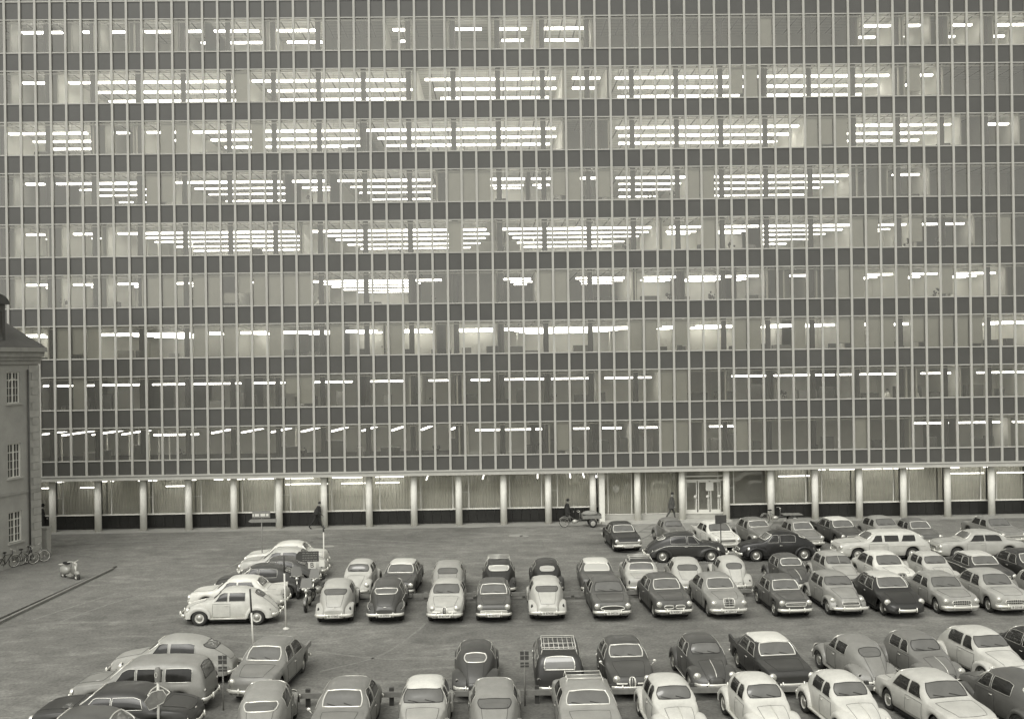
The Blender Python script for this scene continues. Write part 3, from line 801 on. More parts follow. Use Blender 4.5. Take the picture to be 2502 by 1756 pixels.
def lampbox(b, k, x0, x1, d):
    z = HZ - k * SH - .56; hd, hh = (.13, .045) if k < 3 or d < 1 else (.07, .028)
    if k == 6 and d < 1: hh = .075
    x = x0
    while x < x1 - .12:
        e = min(x + 1.30, x1)
        b.box((x + .02, YF + d - hd, z - hh), (e - .02, YF + d + hd, z + hh), M_TUBE)
        b.box((x + .02, YF + d - .10, z + .047), (e - .02, YF + d + .10, z + .09), M_ALU2)
        for q in (x + .25, e - .25):
            if e - x > .8: b.box((q - .01, YF + d - .01, z + .09), (q + .01, YF + d + .01, z + .66), M_ALU2)
        x = e
for l in lamps:
    if l[3] < 1 and npart < 99:
        b = MB(); lampbox(b, *l[:4])
        if b.v: ob(b, 'ceiling_lamp'); npart += 1
    else: lampbox(rest, *l[:4])
# the slanting rows of the first storey hall
for a in (74, 141, 208, 275, 476, 543, 610, 677, 745, 813, 880, 945, 1012):
    z = HZ - 8 * SH - .50
    x = FX(a * ox, 1068, YF + 1)[0]
    rest.box((-.07, 0, -.035), (.07, 4.6, .035), M_TUBE, rot=Matrix.Rotation(R(-6), 3, 'Z'), at=(x, YF + 1.0, z))
ob(rest, 'ceiling_lamp', kind='stuff')

# drawn blinds
BL = {0: [(1695,1735)], 1: [(520,562),(1648,1700),(2030,2035)], 2: [(365,428),(1800,1900),(575,600)], 3: [(328,395),(985,1010),(1045,1090),(1240,1292),(1345,1380),(1540,1600)],
 4: [(1010,1012),(1575,1620),(1910,1970),(2035,2062),(2225,2255)], 5: [(328,395),(440,545),(510,690),(1205,1285),(1865,1940),(2010,2040),(2110,2140)],
 6: [(120,210),(432,470),(505,538),(600,636),(745,775),(862,884),(1410,1485),(1525,1558),(1640,1715),(1790,1806),(1870,2000),(2036,2210)], 7: [(160,195),(640,690),(1465,1530)], 8: [(1245,1285),(1475,1545),(1660,1680),(1905,1945)]}
rb = random.Random(11); nb = 0; restb = MB()
for k, ls in BL.items():
    for a, c in ls:
        m0 = round((lx(k, a, 0) - X0) / MW); m1 = max(m0 + 1, round((lx(k, c, 0) - X0) / MW))
        for m in range(m0, m1):
            x0, x1 = X0 + m * MW + .08, X0 + (m + 1) * MW - .08
            zt = HZ - k * SH - .05; zb = SZ - k * SH + (.06 if rb.random() < .7 else rb.choice((.25, .4, .9, .35)))
            b = MB() if nb < 100 else restb
            b.box((x0, YF + .17, zb), (x1, YF + .18, zt), M_BLIND); b.box((x0, YF + .16, zb - .03), (x1, YF + .19, zb), M_ALU2)
            if nb < 100: ob(b, 'window_blind')
            nb += 1
if restb.v: ob(restb, 'window_blind', kind='stuff')

# ground floor: plinth, glazing, curtains, doors
YG = YF + 1.15
M_CURT = mat('curtain_cloth', .78, rough=.9, noise=.10, scale=2.0)
M_FRAME = mat('shop_frame', .68, rough=.5)
M_LINTEL = mat('soffit_paint', .62, rough=.8)
b = MB(); b.box((XL, YF - .1, 3.40), (XR, YF + 4.5, 3.455), M_LINTEL); ob(b, 'soffit')
b = MB(); b.box((XL, YF + 4.5, 0), (XR, YF + 4.6, 3.4), M_IWALL); b.box((XL, YG + .1, .02), (XR, YF + 4.5, .1), M_FLOORI); ob(b, 'ground_floor_wall')
def pxm(px): return FX(px * ox, 1220, YG)[0]
ENT0, ENT1 = PX[14] + .45, PX[17] - .0       # entrance bays
for n in range(len(PX) - 1):
    xa, xb = PX[n], PX[n + 1]
    ent = 14 <= n <= 16
    zb = .42 if ent else .98
    if n == 14:      # the wall end pier beside the entrance
        p = MB(); p.box((xa + .42, YF + .35, 0), (xa + .78, YG + .3, 3.40), M_PIL); ob(p, 'pier')
        q = MB(); q.box((xa, YG, .10), (xa + .42, YG + .12, .94), M_PLINTH); ob(q, 'plinth_panel')
        xa = xa + .78
    if not ent:
        q = MB(); w = (xb - xa)
        for i in range(5): q.box((xa + w * i / 5 + .008, YG, .10), (xa + w * (i + 1) / 5 - .008, YG + .12, .94), M_PLINTH)
        ob(q, 'plinth_panel')
        q = MB(); q.box((xa, YG - .06, .94), (xb, YG + .14, .985), M_FRAME); ob(q, 'sill')
    else:
        q = MB(); q.box((xa, YG - .04, .12), (xb, YG + .14, .40), M_CORN); ob(q, 'threshold')
    f = MB()
    cuts = [0, .22, 1.0] if n % 2 else [0, .14, .86, 1.0]
    for c in cuts:
        x = xa + (xb - xa) * c
        f.box((x - .03, YG - .03, zb), (x + .03, YG + .05, 3.40), M_FRAME)
    f.box((xa + .03, YG - .025, zb), (xb - .03, YG + .045, zb + .05), M_FRAME)
    if not ent and n % 3: 
        x = xa + (xb - xa) * cuts[1]; f.box((xa + .03, YG - .025, 2.1), (x - .03, YG + .045, 2.14), M_FRAME)
    f.build('window_frame', office).location = (0, -YF, 0)
    g = MB(); g.add([(xa, YG + .02, zb), (xb, YG + .02, zb), (xb, YG + .02, 3.40), (xa, YG + .02, 3.40)], ((0,1,2,3),), M_PANE); ob(g, 'shop_window')
    if n not in (16, 17):
        gap = {2: (.62,.75), 4: (.2,.0), 6: (.40,.46), 12: (0,.02)}.get(n, (2, 2))
        c = MB(); NX = 70; P = []
        yc = YG + .95
        for i in range(NX + 1):
            t = i / NX; x = xa + .05 + (xb - xa - .1) * t
            P.append([(x, yc + .035 * math.sin(i * 1.35 + n) + .02 * math.sin(i * .45), z) for z in (zb - .1, 3.3)])
        c.grid(P, M_CURT, True); ob(c, 'curtain')
# lamps of the ground floor
GL = [(88,112,1),(125,143,0),(180,222,1),(225,240,0),(248,255,0),(372,416,1),(428,440,0),(310,322,0),(333,352,0),(480,500,0),(510,522,0),(532,548,0),(556,620,0),(640,702,0),(640,735,1),(744,770,0),(770,812,0),(765,832,1),(842,905,0),(842,895,1),
      (1745,1815,1),(1835,1850,0),(1860,1925,0),(1928,1975,0),(1980,2025,0),(2030,2070,0),(2125,2150,0),(2130,2205,1),(2205,2228,0),(2235,2295,1)]
for a, c, low in GL:
    z, d = (2.80, 1.40) if low else (3.20, 1.42)
    x0 = FX(a * ox, 1190, YF + d)[0]; x1 = FX(c * ox, 1190, YF + d)[0]
    b = MB(); b.box((x0, YF + d - .05, z - .035), (x1, YF + d + .05, z + .035), M_TUBE2); ob(b, 'ceiling_lamp')
for a, sl in ((957,.25),(1030,.25),(1083,.2),(1205,.02),(1278,-.1),(1308,-.2),(1335,-.3)):
    x = FX(a * ox, 1175, YF + 1.3)[0]
    b = MB(); b.box((-.04, -.05, -.16), (.04, .05, .16), M_TUBE2, rot=Matrix.Rotation(sl * 1.5, 3, 'Y'), at=(x, YF + 1.36, 3.08)); ob(b, 'ceiling_lamp')
# entrance doors between the second and third pillars of the entrance
xa, xb = PX[16] + .05, PX[17] - .05
f = MB()
for z0, z1 in ((.40, .50), (2.62, 2.72), (2.88, 2.98)): f.box((xa, YG - .09, z0), (xb, YG - .035, z1), M_FRAME)
ob(f, 'door_frame')
wd = (xb - xa)
for i, (c0, c1) in enumerate(((.10, .37), (.40, .66), (.69, .93))):
    d0, d1 = xa + wd * c0, xa + wd * c1
    d = MB(); s = .055
    d.box((d0, YG - .085, .50), (d0 + s, YG - .04, 2.62), M_FRAME); d.box((d1 - s, YG - .085, .50), (d1, YG - .04, 2.62), M_FRAME)
    d.box((d0 + s, YG - .085, .50), (d1 - s, YG - .04, .68), M_FRAME); d.box((d0 + s, YG - .085, 2.52), (d1 - s, YG - .04, 2.62), M_FRAME)
    do = ob(d, 'entrance_door')
    h = MB(); h.lathe([(.10, 0), (.11, .02), (.04, .03), (.001, .03)], (d1 - .12, YG - .10, 1.55), (0, -1, 0), M_FRAME, 18)
    h.box((d1 - .135, YG - .10, .70), (d1 - .105, YG - .088, 1.5), M_FRAME); h.build('push_plate', do)
n = MB(); n.box((xa + wd * .58, YG - .12, 1.95), (xa + wd * .76, YG - .10, 2.55), M_WHITE); ob(n, 'notice')
lo = MB(); 
for i in range(6): lo.tube([(PX[15] - 1.55 + i * .075, YG + .02, 1.85 + .12 * abs(i - 2.5) / 2.5), (PX[15] - 1.55 + i * .075, YG + .02, 2.45 - .10 * abs(i - 2.5) / 2.5)], .022, M_WHITE, 6)
ob(lo, 'emblem')
# platform before the entrance and the pale strip at the foot of the wall
b = MB(); b.box((PX[14] + .5, YF - .35, .004), (PX[17] + .2, YG, .12), M_CORN); ob(b, 'entrance_step')

# ---------------------------------------------------------------- ground
def asphalt():
    m = bpy.data.materials.new('asphalt'); m.use_nodes = True; nt = m.node_tree; p = nt.nodes['Principled BSDF']
    tc = nt.nodes.new('ShaderNodeTexCoord')
    def noise(sc, det, dist=0, vec=None, rough=.6):
        n = nt.nodes.new('ShaderNodeTexNoise'); n.inputs['Scale'].default_value = sc; n.inputs['Detail'].default_value = det; n.inputs['Distortion'].default_value = dist; n.inputs['Roughness'].default_value = rough
        nt.links.new(vec or tc.outputs['Object'], n.inputs['Vector']); return n.outputs[0]
    def rng(o, a, b, c, d):
        r = nt.nodes.new('ShaderNodeMapRange'); r.inputs[1].default_value = a; r.inputs[2].default_value = b; r.inputs[3].default_value = c; r.inputs[4].default_value = d; nt.links.new(o, r.inputs[0]); return r.outputs[0]
    def mul(a, b):
        x = nt.nodes.new('ShaderNodeMath'); x.operation = 'MULTIPLY'; nt.links.new(a, x.inputs[0]); nt.links.new(b, x.inputs[1]); return x.outputs[0]
    mp = nt.nodes.new('ShaderNodeMapping'); mp.inputs['Scale'].default_value = (.16, .62, 1); mp.inputs['Rotation'].default_value = (0, 0, R(-8)); nt.links.new(tc.outputs['Object'], mp.inputs[0])
    a = rng(noise(.12, 6, .5), .3, .7, .76, 1.22)
    st = rng(noise(1.0, 8, 1.6, mp.outputs[0], .7), .50, .72, 1.0, 1.5)
    b = rng(noise(1.3, 8, .8), .3, .7, .80, 1.16)
    c = rng(noise(9, 4), .3, .7, .74, 1.26)
    v = nt.nodes.new('ShaderNodeTexVoronoi'); v.inputs['Scale'].default_value = .42; v.inputs['Randomness'].default_value = 1; nt.links.new(tc.outputs['Object'], v.inputs['Vector'])
    sp = rng(v.outputs['Distance'], .06, .30, .78, 1.0)
    o = mul(mul(mul(a, st), mul(b, c)), sp)
    sc = nt.nodes.new('ShaderNodeVectorMath'); sc.operation = 'SCALE'; sc.inputs[0].default_value = tone(.172)[:3]
    nt.links.new(o, sc.inputs['Scale']); nt.links.new(sc.outputs[0], p.inputs['Base Color'])
    p.inputs['Roughness'].default_value = .85; p.inputs['Specular IOR Level'].default_value = .25
    bp = nt.nodes.new('ShaderNodeBump'); bp.inputs['Strength'].default_value = .35; bp.inputs['Distance'].default_value = .02; nt.links.new(noise(30, 4), bp.inputs['Height']); nt.links.new(bp.outputs[0], p.inputs['Normal'])
    return m
M_ASPH = asphalt()
M_PAVE = mat('paving', .27, rough=.85, noise=.22, scale=.7, bump=.3, bscale=20, speck=.12)
M_KERB = mat('kerb_stone', .20, rough=.8, noise=.2, scale=2)
poly('ground', [(-400, -300), (400, -300), (400, 500), (-400, 500)], 0, M_ASPH)
poly('pavement', [(XL - 20, YF - .55), (XR + 10, YF - .55), (XR + 10, YG + 6), (XL - 20, YG + 6)], .004, M_PAVE)
# slab paving that widens towards the car park in front of the entrance
pts = [G(1468, 1283), G(1575, 1376), G(1800, 1372), G(1905, 1272)]
b = MB(); rs = random.Random(5)
def inside(x, y):
    c = True
    for i in range(4):
        a_, b_ = pts[i], pts[(i + 1) % 4]
        if (b_.x - a_.x) * (y - a_.y) - (b_.y - a_.y) * (x - a_.x) < 0: c = False
    return c
th = R(-24)
for i in range(-40, 40):
    for j in range(-40, 40):
        u, v = i * .92, j * .62 + (i % 2) * .2
        x = pts[0].x + 4 + u * math.cos(th) - v * math.sin(th); y = 62 + u * math.sin(th) + v * math.cos(th)
        if inside(x, y):
            r3 = Matrix.Rotation(th + rs.uniform(-.01, .01), 3, 'Z')
            b.box((-.44, -.29, 0), (.44, .29, .014 + rs.random() * .008), M_PAVE if rs.random() < .8 else M_KERB, rot=r3, at=(x, y, .004))
o = b.build('slab_paving'); o['kind'] = 'structure'
# kerb and pavement round the old building
ka, kb, kc = G(-160, 1590, .1), G(0, 1508, .1), G(285, 1381, .1)
def ex(a, b, t): return a + (b - a) * t
corner = W(100, 59)
poly('side_pavement', [(ka.x, ka.y), (kb.x, kb.y), (kc.x, kc.y), (kc.x - 1.2, kc.y + 1.6), (corner.x + .9, corner.y + 1.5), (corner.x - 14, corner.y + 2), (ka.x - 14, ka.y)], .10, mat('side_paving', .165, rough=.9, noise=.25, scale=1.1, speck=.2, bscale=14), thick=.12)
b = MB(); d = (kc - ka); L_ = d.length; d.normalize(); nseg = int(L_ / 1.0); nrm = Vector((-d.y, d.x, 0))
for i in range(nseg):
    p = ka + d * (i * 1.0); q = ka + d * (i * 1.0 + .985)
    vs = [p, q, q - nrm * .14, p - nrm * .14]
    b.add([(v.x, v.y, .118) for v in vs] + [(v.x, v.y, 0) for v in vs], ((0,1,2,3)[::-1], (0,1,5,4)[::-1], (1,2,6,5)[::-1], (2,3,7,6)[::-1], (3,0,4,7)[::-1]), M_KERB)
o = b.build('kerb'); o['kind'] = 'structure'
M_MANH = mat('manhole_lid', .30, rough=.7, noise=.2, scale=5)
for px, py, rr in ((1157, 1283, 1.0), (803, 1334, .35), (1262, 1308, .5), (1280, 1309, .3)):
    p = G(px, py); b = MB(); b.lathe([(.001, .006), (rr * .85, .006), (rr * .86, .002), (rr, .004)], (0, 0, 0), (0, 0, 1), M_MANH, 28, False)
    o = b.build('manhole_cover'); o.location = (p.x, p.y, .001)
    MH = globals().setdefault('MH', []); MH.append(o)
for o, l in zip(MH, ('wide pale round cover plate in the asphalt near the pillars', 'small pale round lid beside the tall white pole', 'medium pale round lid in the open asphalt, left of the dark front-facing saloon', 'small round lid touching the medium pale lid')):
    tag(o, l, 'manhole cover', 'covers in the asphalt')

M_TRACK = mat('worn_asphalt', .20, rough=.85, noise=.35, scale=2.5, speck=.2, bscale=20)
M_CRACK = mat('asphalt_crack', .075, rough=.9)
def ribbon(pts, w, m, z):
    b = MB(); L_, R_ = [], []
    for i, q in enumerate(pts):
        t = (pts[min(i+1, len(pts)-1)] - pts[max(i-1, 0)]).normalized(); n = Vector((-t.y, t.x, 0))
        ww = w * (1 if 0 < i < len(pts) - 1 else .1)
        L_.append((q.x + n.x*ww, q.y + n.y*ww, z)); R_.append((q.x - n.x*ww, q.y - n.y*ww, z))
    b.grid([L_, R_], m, False, flip=True); return b
rt = random.Random(9)
for px_, wd in (([(60,1520),(300,1445),(520,1400),(700,1325),(900,1300)], .07), ([(75,1545),(310,1462),(530,1412),(710,1334),(910,1308)], .07), ([(420,1545),(520,1560),(700,1580),(1000,1610),(1300,1560)], .06), ([(150,1330),(330,1322),(520,1318),(760,1312),(1100,1330)], .09), ([(150,1345),(330,1336),(520,1331),(760,1324),(1100,1343)], .09), ([(780,1640),(930,1600),(1020,1540),(1040,1520)], .05)):
    P_ = [G(*q) for q in px_]; S_ = []
    for i in range(len(P_) - 1):
        for j in range(8):
            t = j / 8; a_ = P_[max(i-1, 0)]; b0 = P_[i]; c0 = P_[i+1]; d_ = P_[min(i+2, len(P_)-1)]
            S_.append(.5 * ((2*b0) + (c0 - a_)*t + (2*a_ - 5*b0 + 4*c0 - d_)*t*t + (3*b0 - a_ - 3*c0 + d_)*t**3))
    o = ribbon(S_, wd, M_TRACK, .004).build('tyre_track'); o['kind'] = 'structure'
for n in range(9):
    p0 = G(rt.uniform(100, 1500), rt.uniform(1420, 1640)); an = rt.uniform(-.5, .5); S_ = [p0.copy()]
    for i in range(14):
        an += rt.uniform(-.5, .5); p0 = p0 + Vector((math.cos(an), math.sin(an) * .7, 0)) * .35; S_.append(p0.copy())
    o = ribbon(S_, .012, M_CRACK, .005).build('asphalt_crack'); o['kind'] = 'structure'
# ---------------------------------------------------------------- old building at the left
M_STUC = mat('stucco', .34, rough=.9, noise=.16, scale=.9, bump=.2, bscale=30, speck=.12)
M_QUOIN = mat('quoin_stone', .38, rough=.9, noise=.2, scale=1.5, bump=.2, bscale=25)
M_ROOF = mat('roof_sheet', .065, rough=.55, noise=.25, scale=1.2)
M_CORN2 = mat('old_cornice', .30, rough=.85, noise=.2, scale=1.5)
M_OPANE = mat('old_pane', .05, rough=.08, ior=1.7)
# local frame: origin at the visible corner, +X along the wall away from the corner (towards the camera side), wall faces local -Y
wa = R(257)
oldb = empty('old_building', corner, wa, 'old stucco building with quoins, cornice and dormer at the picture edge beside the bicycles', 'old building')
def LB(mb, name, parent=oldb): return mb.build(name, parent)
LW, DW = 9.0, 12.0
sgn = 1
# decide on which side the body lies: the wall must face the car park (world +x side)
test = Matrix.Rotation(wa, 3, 'Z') @ Vector((0, 1, 0))
sgn = -1 if test.x > 0 else 1          # body towards local  y*sgn
def by(y): return y * sgn
def bbox(mb, x0, x1, y0, y1, z0, z1, m):
    a, c = by(y0), by(y1); mb.box((x0, min(a, c), z0), (x1, max(a, c), z1), m)
ZC = 11.12
# window positions along the wall
def along(px, py):
    """distance along the wall for a picture column"""
    best = None
    for i in range(1200):
        t = i * .006
        p = corner + (Matrix.Rotation(wa, 3, 'Z') @ Vector((t, 0, 0)))
        xc = p.x * CY - p.y * SY; yc = p.x * SY + p.y * CY
        x = IW / 2 + xc * FPX / yc * CR + (CAMZ - 5) * FPX / yc * SR
        if best is None or abs(x - px) < best[0]: best = (abs(x - px), t)
    return best[1]
w0, w1 = along(52, 0), along(20, 0)
if w0 > w1: w0, w1 = w1, w0
wins = [(9.0, 10.7), (4.95, 6.8), (1.45, 3.1)]
b = MB()
cols = [(w0, w1), (w1 + 2.2, w1 + 2.2 + (w1 - w0))]
xs = [0, cols[0][0], cols[0][1], cols[1][0], cols[1][1], LW]
zs = [0] + [z for w in wins[::-1] for z in w] + [ZC]
for i in range(5):
    for j in range(len(zs) - 1):
        if i in (1, 3) and j in (1, 3, 5): continue
        bbox(b, xs[i], xs[i+1], 0, .35, zs[j], zs[j+1], M_STUC)
bbox(b, 0, .35, .35, DW, 0, ZC, M_STUC); bbox(b, .35, LW, 2.5, 2.6, 0, ZC, M_BLACK)
LB(b, 'wall')
b = MB(); bbox(b, -.05, LW, -.07, -.001, 4.02, 4.16, M_CORN2); LB(b, 'string_course')
for n in range(26):
    z0 = .15 + n * .42
    if z0 + .4 > ZC: break
    b = MB(); wq = .85 if n % 2 else .60
    bbox(b, -.045, wq, -.045, -.001, z0 + .012, z0 + .408, M_QUOIN); bbox(b, -.045, -.001, 0, .5, z0 + .012, z0 + .408, M_QUOIN); LB(b, 'quoin')
b = MB(); b.tube([(1.02, by(-.10), .2), (1.02, by(-.10), ZC - .3)], .05, M_ROOF, 8); LB(b, 'drainpipe')
for c0, c1 in cols:
    for z0, z1 in wins:
        f = MB()
        for a_, c_ in ((c0, c0 + .06), (c1 - .06, c1), ((c0 + c1) / 2 - .035, (c0 + c1) / 2 + .035)): bbox(f, a_, c_, .07, .13, z0, z1, M_FRAME)
        for q in (.25, .75): bbox(f, c0 + (c1 - c0) * q - .012, c0 + (c1 - c0) * q + .012, .08, .12, z0, z1, M_FRAME)
        for i in range(5):
            z = z0 + (z1 - z0 - .05) * i / 4; bbox(f, c0, c1, .075, .125, z, z + (.05 if i in (0, 3, 4) else .025), M_FRAME)
        fo = LB(f, 'window')
        p = MB(); bbox(p, c0, c1, .14, .15, z0, z1, M_OPANE); p.build('pane', fo)
        s = MB(); bbox(s, c0 - .12, c1 + .12, -.10, .07, z0 - .09, z0 - .001, M_QUOIN); s.build('sill', fo)
        if z0 > 8:
            a = MB(); a.tube([((c0 + c1) / 2 + sx * .27 + .24 * math.cos(t), by(.06), z1 - .55 + .2 * math.sin(t)) for sx in (0,) for t in [math.pi * i / 8 for i in range(9)]], .022, M_WHITE, 5); a.build('arch_trim', fo)
b = MB()
for dz0, dz1, o_ in ((0, .22, .12), (.22, .40, .22), (.40, .68, .34), (.68, .92, .48)):
    bbox(b, -o_ * .3, LW, -o_, DW, ZC + dz0, ZC + dz1 - .002, M_CORN2)
LB(b, 'cornice')
b = MB(); z0 = ZC + .93
q = [(-.12, by(-.45), z0), (LW, by(-.45), z0), (LW, by(1.7), z0 + 1.9), (1.6, by(1.7), z0 + 1.9), (-.12, by(DW), z0), (1.6, by(DW), z0 + 1.9)]
b.add(q, ((0,1,2,3), (0,3,5,4), (2,3,5)), M_ROOF); 
rf_o = LB(b, 'roof')
d = MB(); dx0, dx1 = 2.75, 4.4
bbox(d, dx0, dx1, -.05, 2.2, z0 + .1, z0 + 2.3, M_ROOF); bbox(d, dx0 + .25, dx1 - .25, -.07, -.051, z0 + .35, z0 + 1.9, M_OPANE)
N = 12
arc = [((dx0 + dx1) / 2 + (dx1 - dx0) * .60 * math.cos(math.pi * i / N), z0 + 2.3 + .55 * math.sin(math.pi * i / N)) for i in range(N + 1)]
d.add([(x, by(-.22), z) for x, z in arc] + [(x, by(2.2), z) for x, z in arc], [tuple(range(N + 1)), tuple(range(2 * N + 1, N, -1))] + [(i, i + N + 1, i + N + 2, i + 1) for i in range(N)], M_ROOF)
LB(d, 'dormer')

# ---------------------------------------------------------------- people
M_SKIN = mat('skin', .34, rough=.6)
M_COATD = mat('dark_coat', .03, rough=.9, noise=.3, scale=8)
M_COATG = mat('grey_coat', .075, rough=.9, noise=.3, scale=8)
M_HAIR = mat('dark_hair', .02, rough=.7)
def bake(o):
    bpy.context.view_layer.update()
    dg = bpy.context.evaluated_depsgraph_get()
    me = bpy.data.meshes.new_from_object(o.evaluated_get(dg)); o.modifiers.clear(); o.data = me
    for p in me.polygons: p.use_smooth = True
def skin(name, chains, root=0):
    """chains: list of [(x,y,z,r)...]; a chain may start with an int index of an earlier vertex"""
    vs, es, rs = [], [], []
    for ch in chains:
        prev = None
        for c in ch:
            if isinstance(c, int): prev = c; continue
            vs.append(c[:3]); rs.append(c[3])
            if prev is not None: es.append((prev, len(vs) - 1))
            prev = len(vs) - 1
    me = bpy.data.meshes.new(name); me.from_pydata(vs, es, []); o = bpy.data.objects.new(name, me); COL.objects.link(o)
    md = o.modifiers.new('s', 'SKIN'); 
    for i, r in enumerate(rs):
        sv = me.skin_vertices[0].data[i]; sv.radius = (r, r); sv.use_root = (i == root)
    ss = o.modifiers.new('u', 'SUBSURF'); ss.levels = 2; ss.render_levels = 2
    return o
def person(loc, rz, stride, lean, height, coat_m, coat_len, label, hat=False, hand_fwd=.2, scarf=False):
    """facing +x; 1.78 m tall before scaling"""
    s = stride; L = lean
    ch = [[(0,0,.94,.135), (.02+L*.3,0,1.12,.125), (.03+L*.6,0,1.30,.15), (.03+L*.8,0,1.44,.115), (.04+L,0,1.52,.06), (.06+L*1.05,0,1.62,.085), (.075+L*1.05,0,1.71,.088)],
          [0, (0,.09,.90,.10), (s*.42,.10,.50,.068), (s*.62 - .02,.10,.12,.045), (s*.62+.10,.11,.045,.042), (s*.62+.19,.11,.035,.035)],
          [0, (0,-.09,.90,.10), (-s*.25,-.10,.52,.068), (-s*.75,-.10,.16,.045), (-s*.72+.08,-.11,.05,.042), (-s*.70+.16,-.11,.03,.035)],
          [3, (.02+L*.8,.19,1.42,.065), (-.04+L*.6-hand_fwd*.2,.25,1.16,.050), (.04+L*.5-hand_fwd*.4,.26,.90,.036), (.06+L*.5-hand_fwd*.45,.26,.82,.034)],
          [3, (.02+L*.8,-.19,1.42,.065), (.02+L*.6+hand_fwd*.3,-.25,1.17,.050), (.12+L*.5+hand_fwd,-.25,.97,.036), (.17+L*.5+hand_fwd*1.2,-.25,.92,.034)]]
    o = skin('person', ch); bake(o)
    me = o.data
    for m in (coat_m, M_SKIN, mat('dark_shoes', .015, rough=.4)): me.materials.append(m)
    for p in me.polygons:
        c = p.center
        if c.z > 1.53: p.material_index = 1
        elif c.z < .09: p.material_index = 2
    # fingers, nose and ears welded into the same mesh
    bm = bmesh.new(); bm.from_mesh(me); 
    def tube_bm(pts, r, mi):
        t = MB(); t.tube(pts, r, M_SKIN, 5); base = [bm.verts.new(v) for v in t.v]
        for f in t.f:
            fc = bm.faces.new([base[i] for i in f]); fc.material_index = mi; fc.smooth = True
    for hx, hy, hz, sgn_ in ((.06+L*.5-hand_fwd*.45, .26, .82, 1), (.17+L*.5+hand_fwd*1.2, -.25, .92, -1)):
        for i, ln in enumerate((.070, .080, .075, .060)):
            x = hx + .028 - i * .019
            tube_bm([(x, hy, hz - .02), (x + .004, hy, hz - .05 - ln * .4), (x + .014, hy - sgn_ * .01, hz - .05 - ln)], .009, 1)
        tube_bm([(hx + .03, hy, hz + .0), (hx + .055, hy - sgn_ * .008, hz - .03), (hx + .06, hy - sgn_ * .012, hz - .06)], .010, 1)
    hxx = .075 + L * 1.05
    tube_bm([(hxx + .08, 0, 1.69), (hxx + .105, 0, 1.655), (hxx + .085, 0, 1.645)], .012, 1)
    for sy in (1, -1): tube_bm([(hxx, sy * .085, 1.69), (hxx - .01, sy * .098, 1.66), (hxx, sy * .085, 1.635)], .012, 1)
    tube_bm([(hxx + .083, -.025, 1.61), (hxx + .088, 0, 1.607), (hxx + .083, .025, 1.61)], .006, 0)
    for sy in (1, -1): tube_bm([(hxx + .075, sy * .035, 1.683), (hxx + .085, sy * .032, 1.683)], .009, 2)
    bm.to_mesh(me); bm.free()
    h = MB()
    h.ball((hxx - .012, 0, 1.715), .10, M_HAIR, (1.02, .95, .95))
    if hat:
        h.lathe([(.165, 0), (.16, .012), (.10, .015), (.098, .09), (.05, .12), (.001, .12)], (hxx, 0, 1.755), (0, 0, 1), coat_m, 18)
    h.build('hat' if hat else 'hair', o)
    c = MB(); rings = []
    NZ = 9; z0 = 1.46; z1 = coat_len
    P = []
    for i in range(NZ + 1):
        t = i / NZ; z = z0 + (z1 - z0) * t
        xo = .03 + L * (1 if z > 1.4 else max(0, (z - .9)) * 1.6) ; w = .13 + .10 * min(1, t * 3) + .05 * t; dd = .11 + .06 * min(1, t * 3) + .10 * t * max(.6, abs(s) * 1.6)
        P.append([(xo + dd * math.cos(a), (w - .02) * math.sin(a), z) for a in [2 * math.pi * j / 20 for j in range(21)]])
    c.grid(P, coat_m, True); c.build('coat', o)
    k = height / 1.80
    o.location = loc; o.rotation_euler = (0, 0, rz); o.scale = (k, k, k)
    tag(o, label, 'person')
    return o
person(W(773, 69.0), R(-4), .62, .16, 1.80, M_COATD, .98, 'person in dark jacket striding right past the light pillars, leaning forward', hat=False, hand_fwd=.22)
person(W(1640, 69.8, .12), R(-12), .44, .03, 1.86, M_COATG, .78, 'person in knee length grey coat walking towards the entrance doors', hat=False, hand_fwd=.05)
person(W(1386, 70.1), R(20), .06, .0, 1.55, M_COATD, .35, 'person in long dark coat standing behind the cargo tricycle under the windows', hat=True, hand_fwd=.22)
person(W(103, 69.9), R(10), .05, .0, 1.72, M_COATD, .30, 'person in long dark coat standing at the corner of the old building', hat=True, hand_fwd=.18)

M_SHIRT = mat('white_shirt', .6, rough=.9)
for k, px, m, lb in ((7, 1990, M_SHIRT, 'person in white shirt behind the second floor glass, far right'), (7, 2052, M_SHIRT, 'person in white shirt bending by the windows, next to the first white shirt'),
                     (5, 712, M_SHIRT, 'person in pale clothes behind the glass left of a column, fourth office floor'), (8, 1505, M_COATG, 'person in grey behind the lowest office windows above the entrance'), (7, 1502, M_COATD, 'person in dark clothes behind the second floor glass above the entrance')):
    q = person(Vector((lx(k, px), YF + 1.0, SZ - k * SH - 1.12)), R(60), .05, .02, 1.74, m, .9, lb)
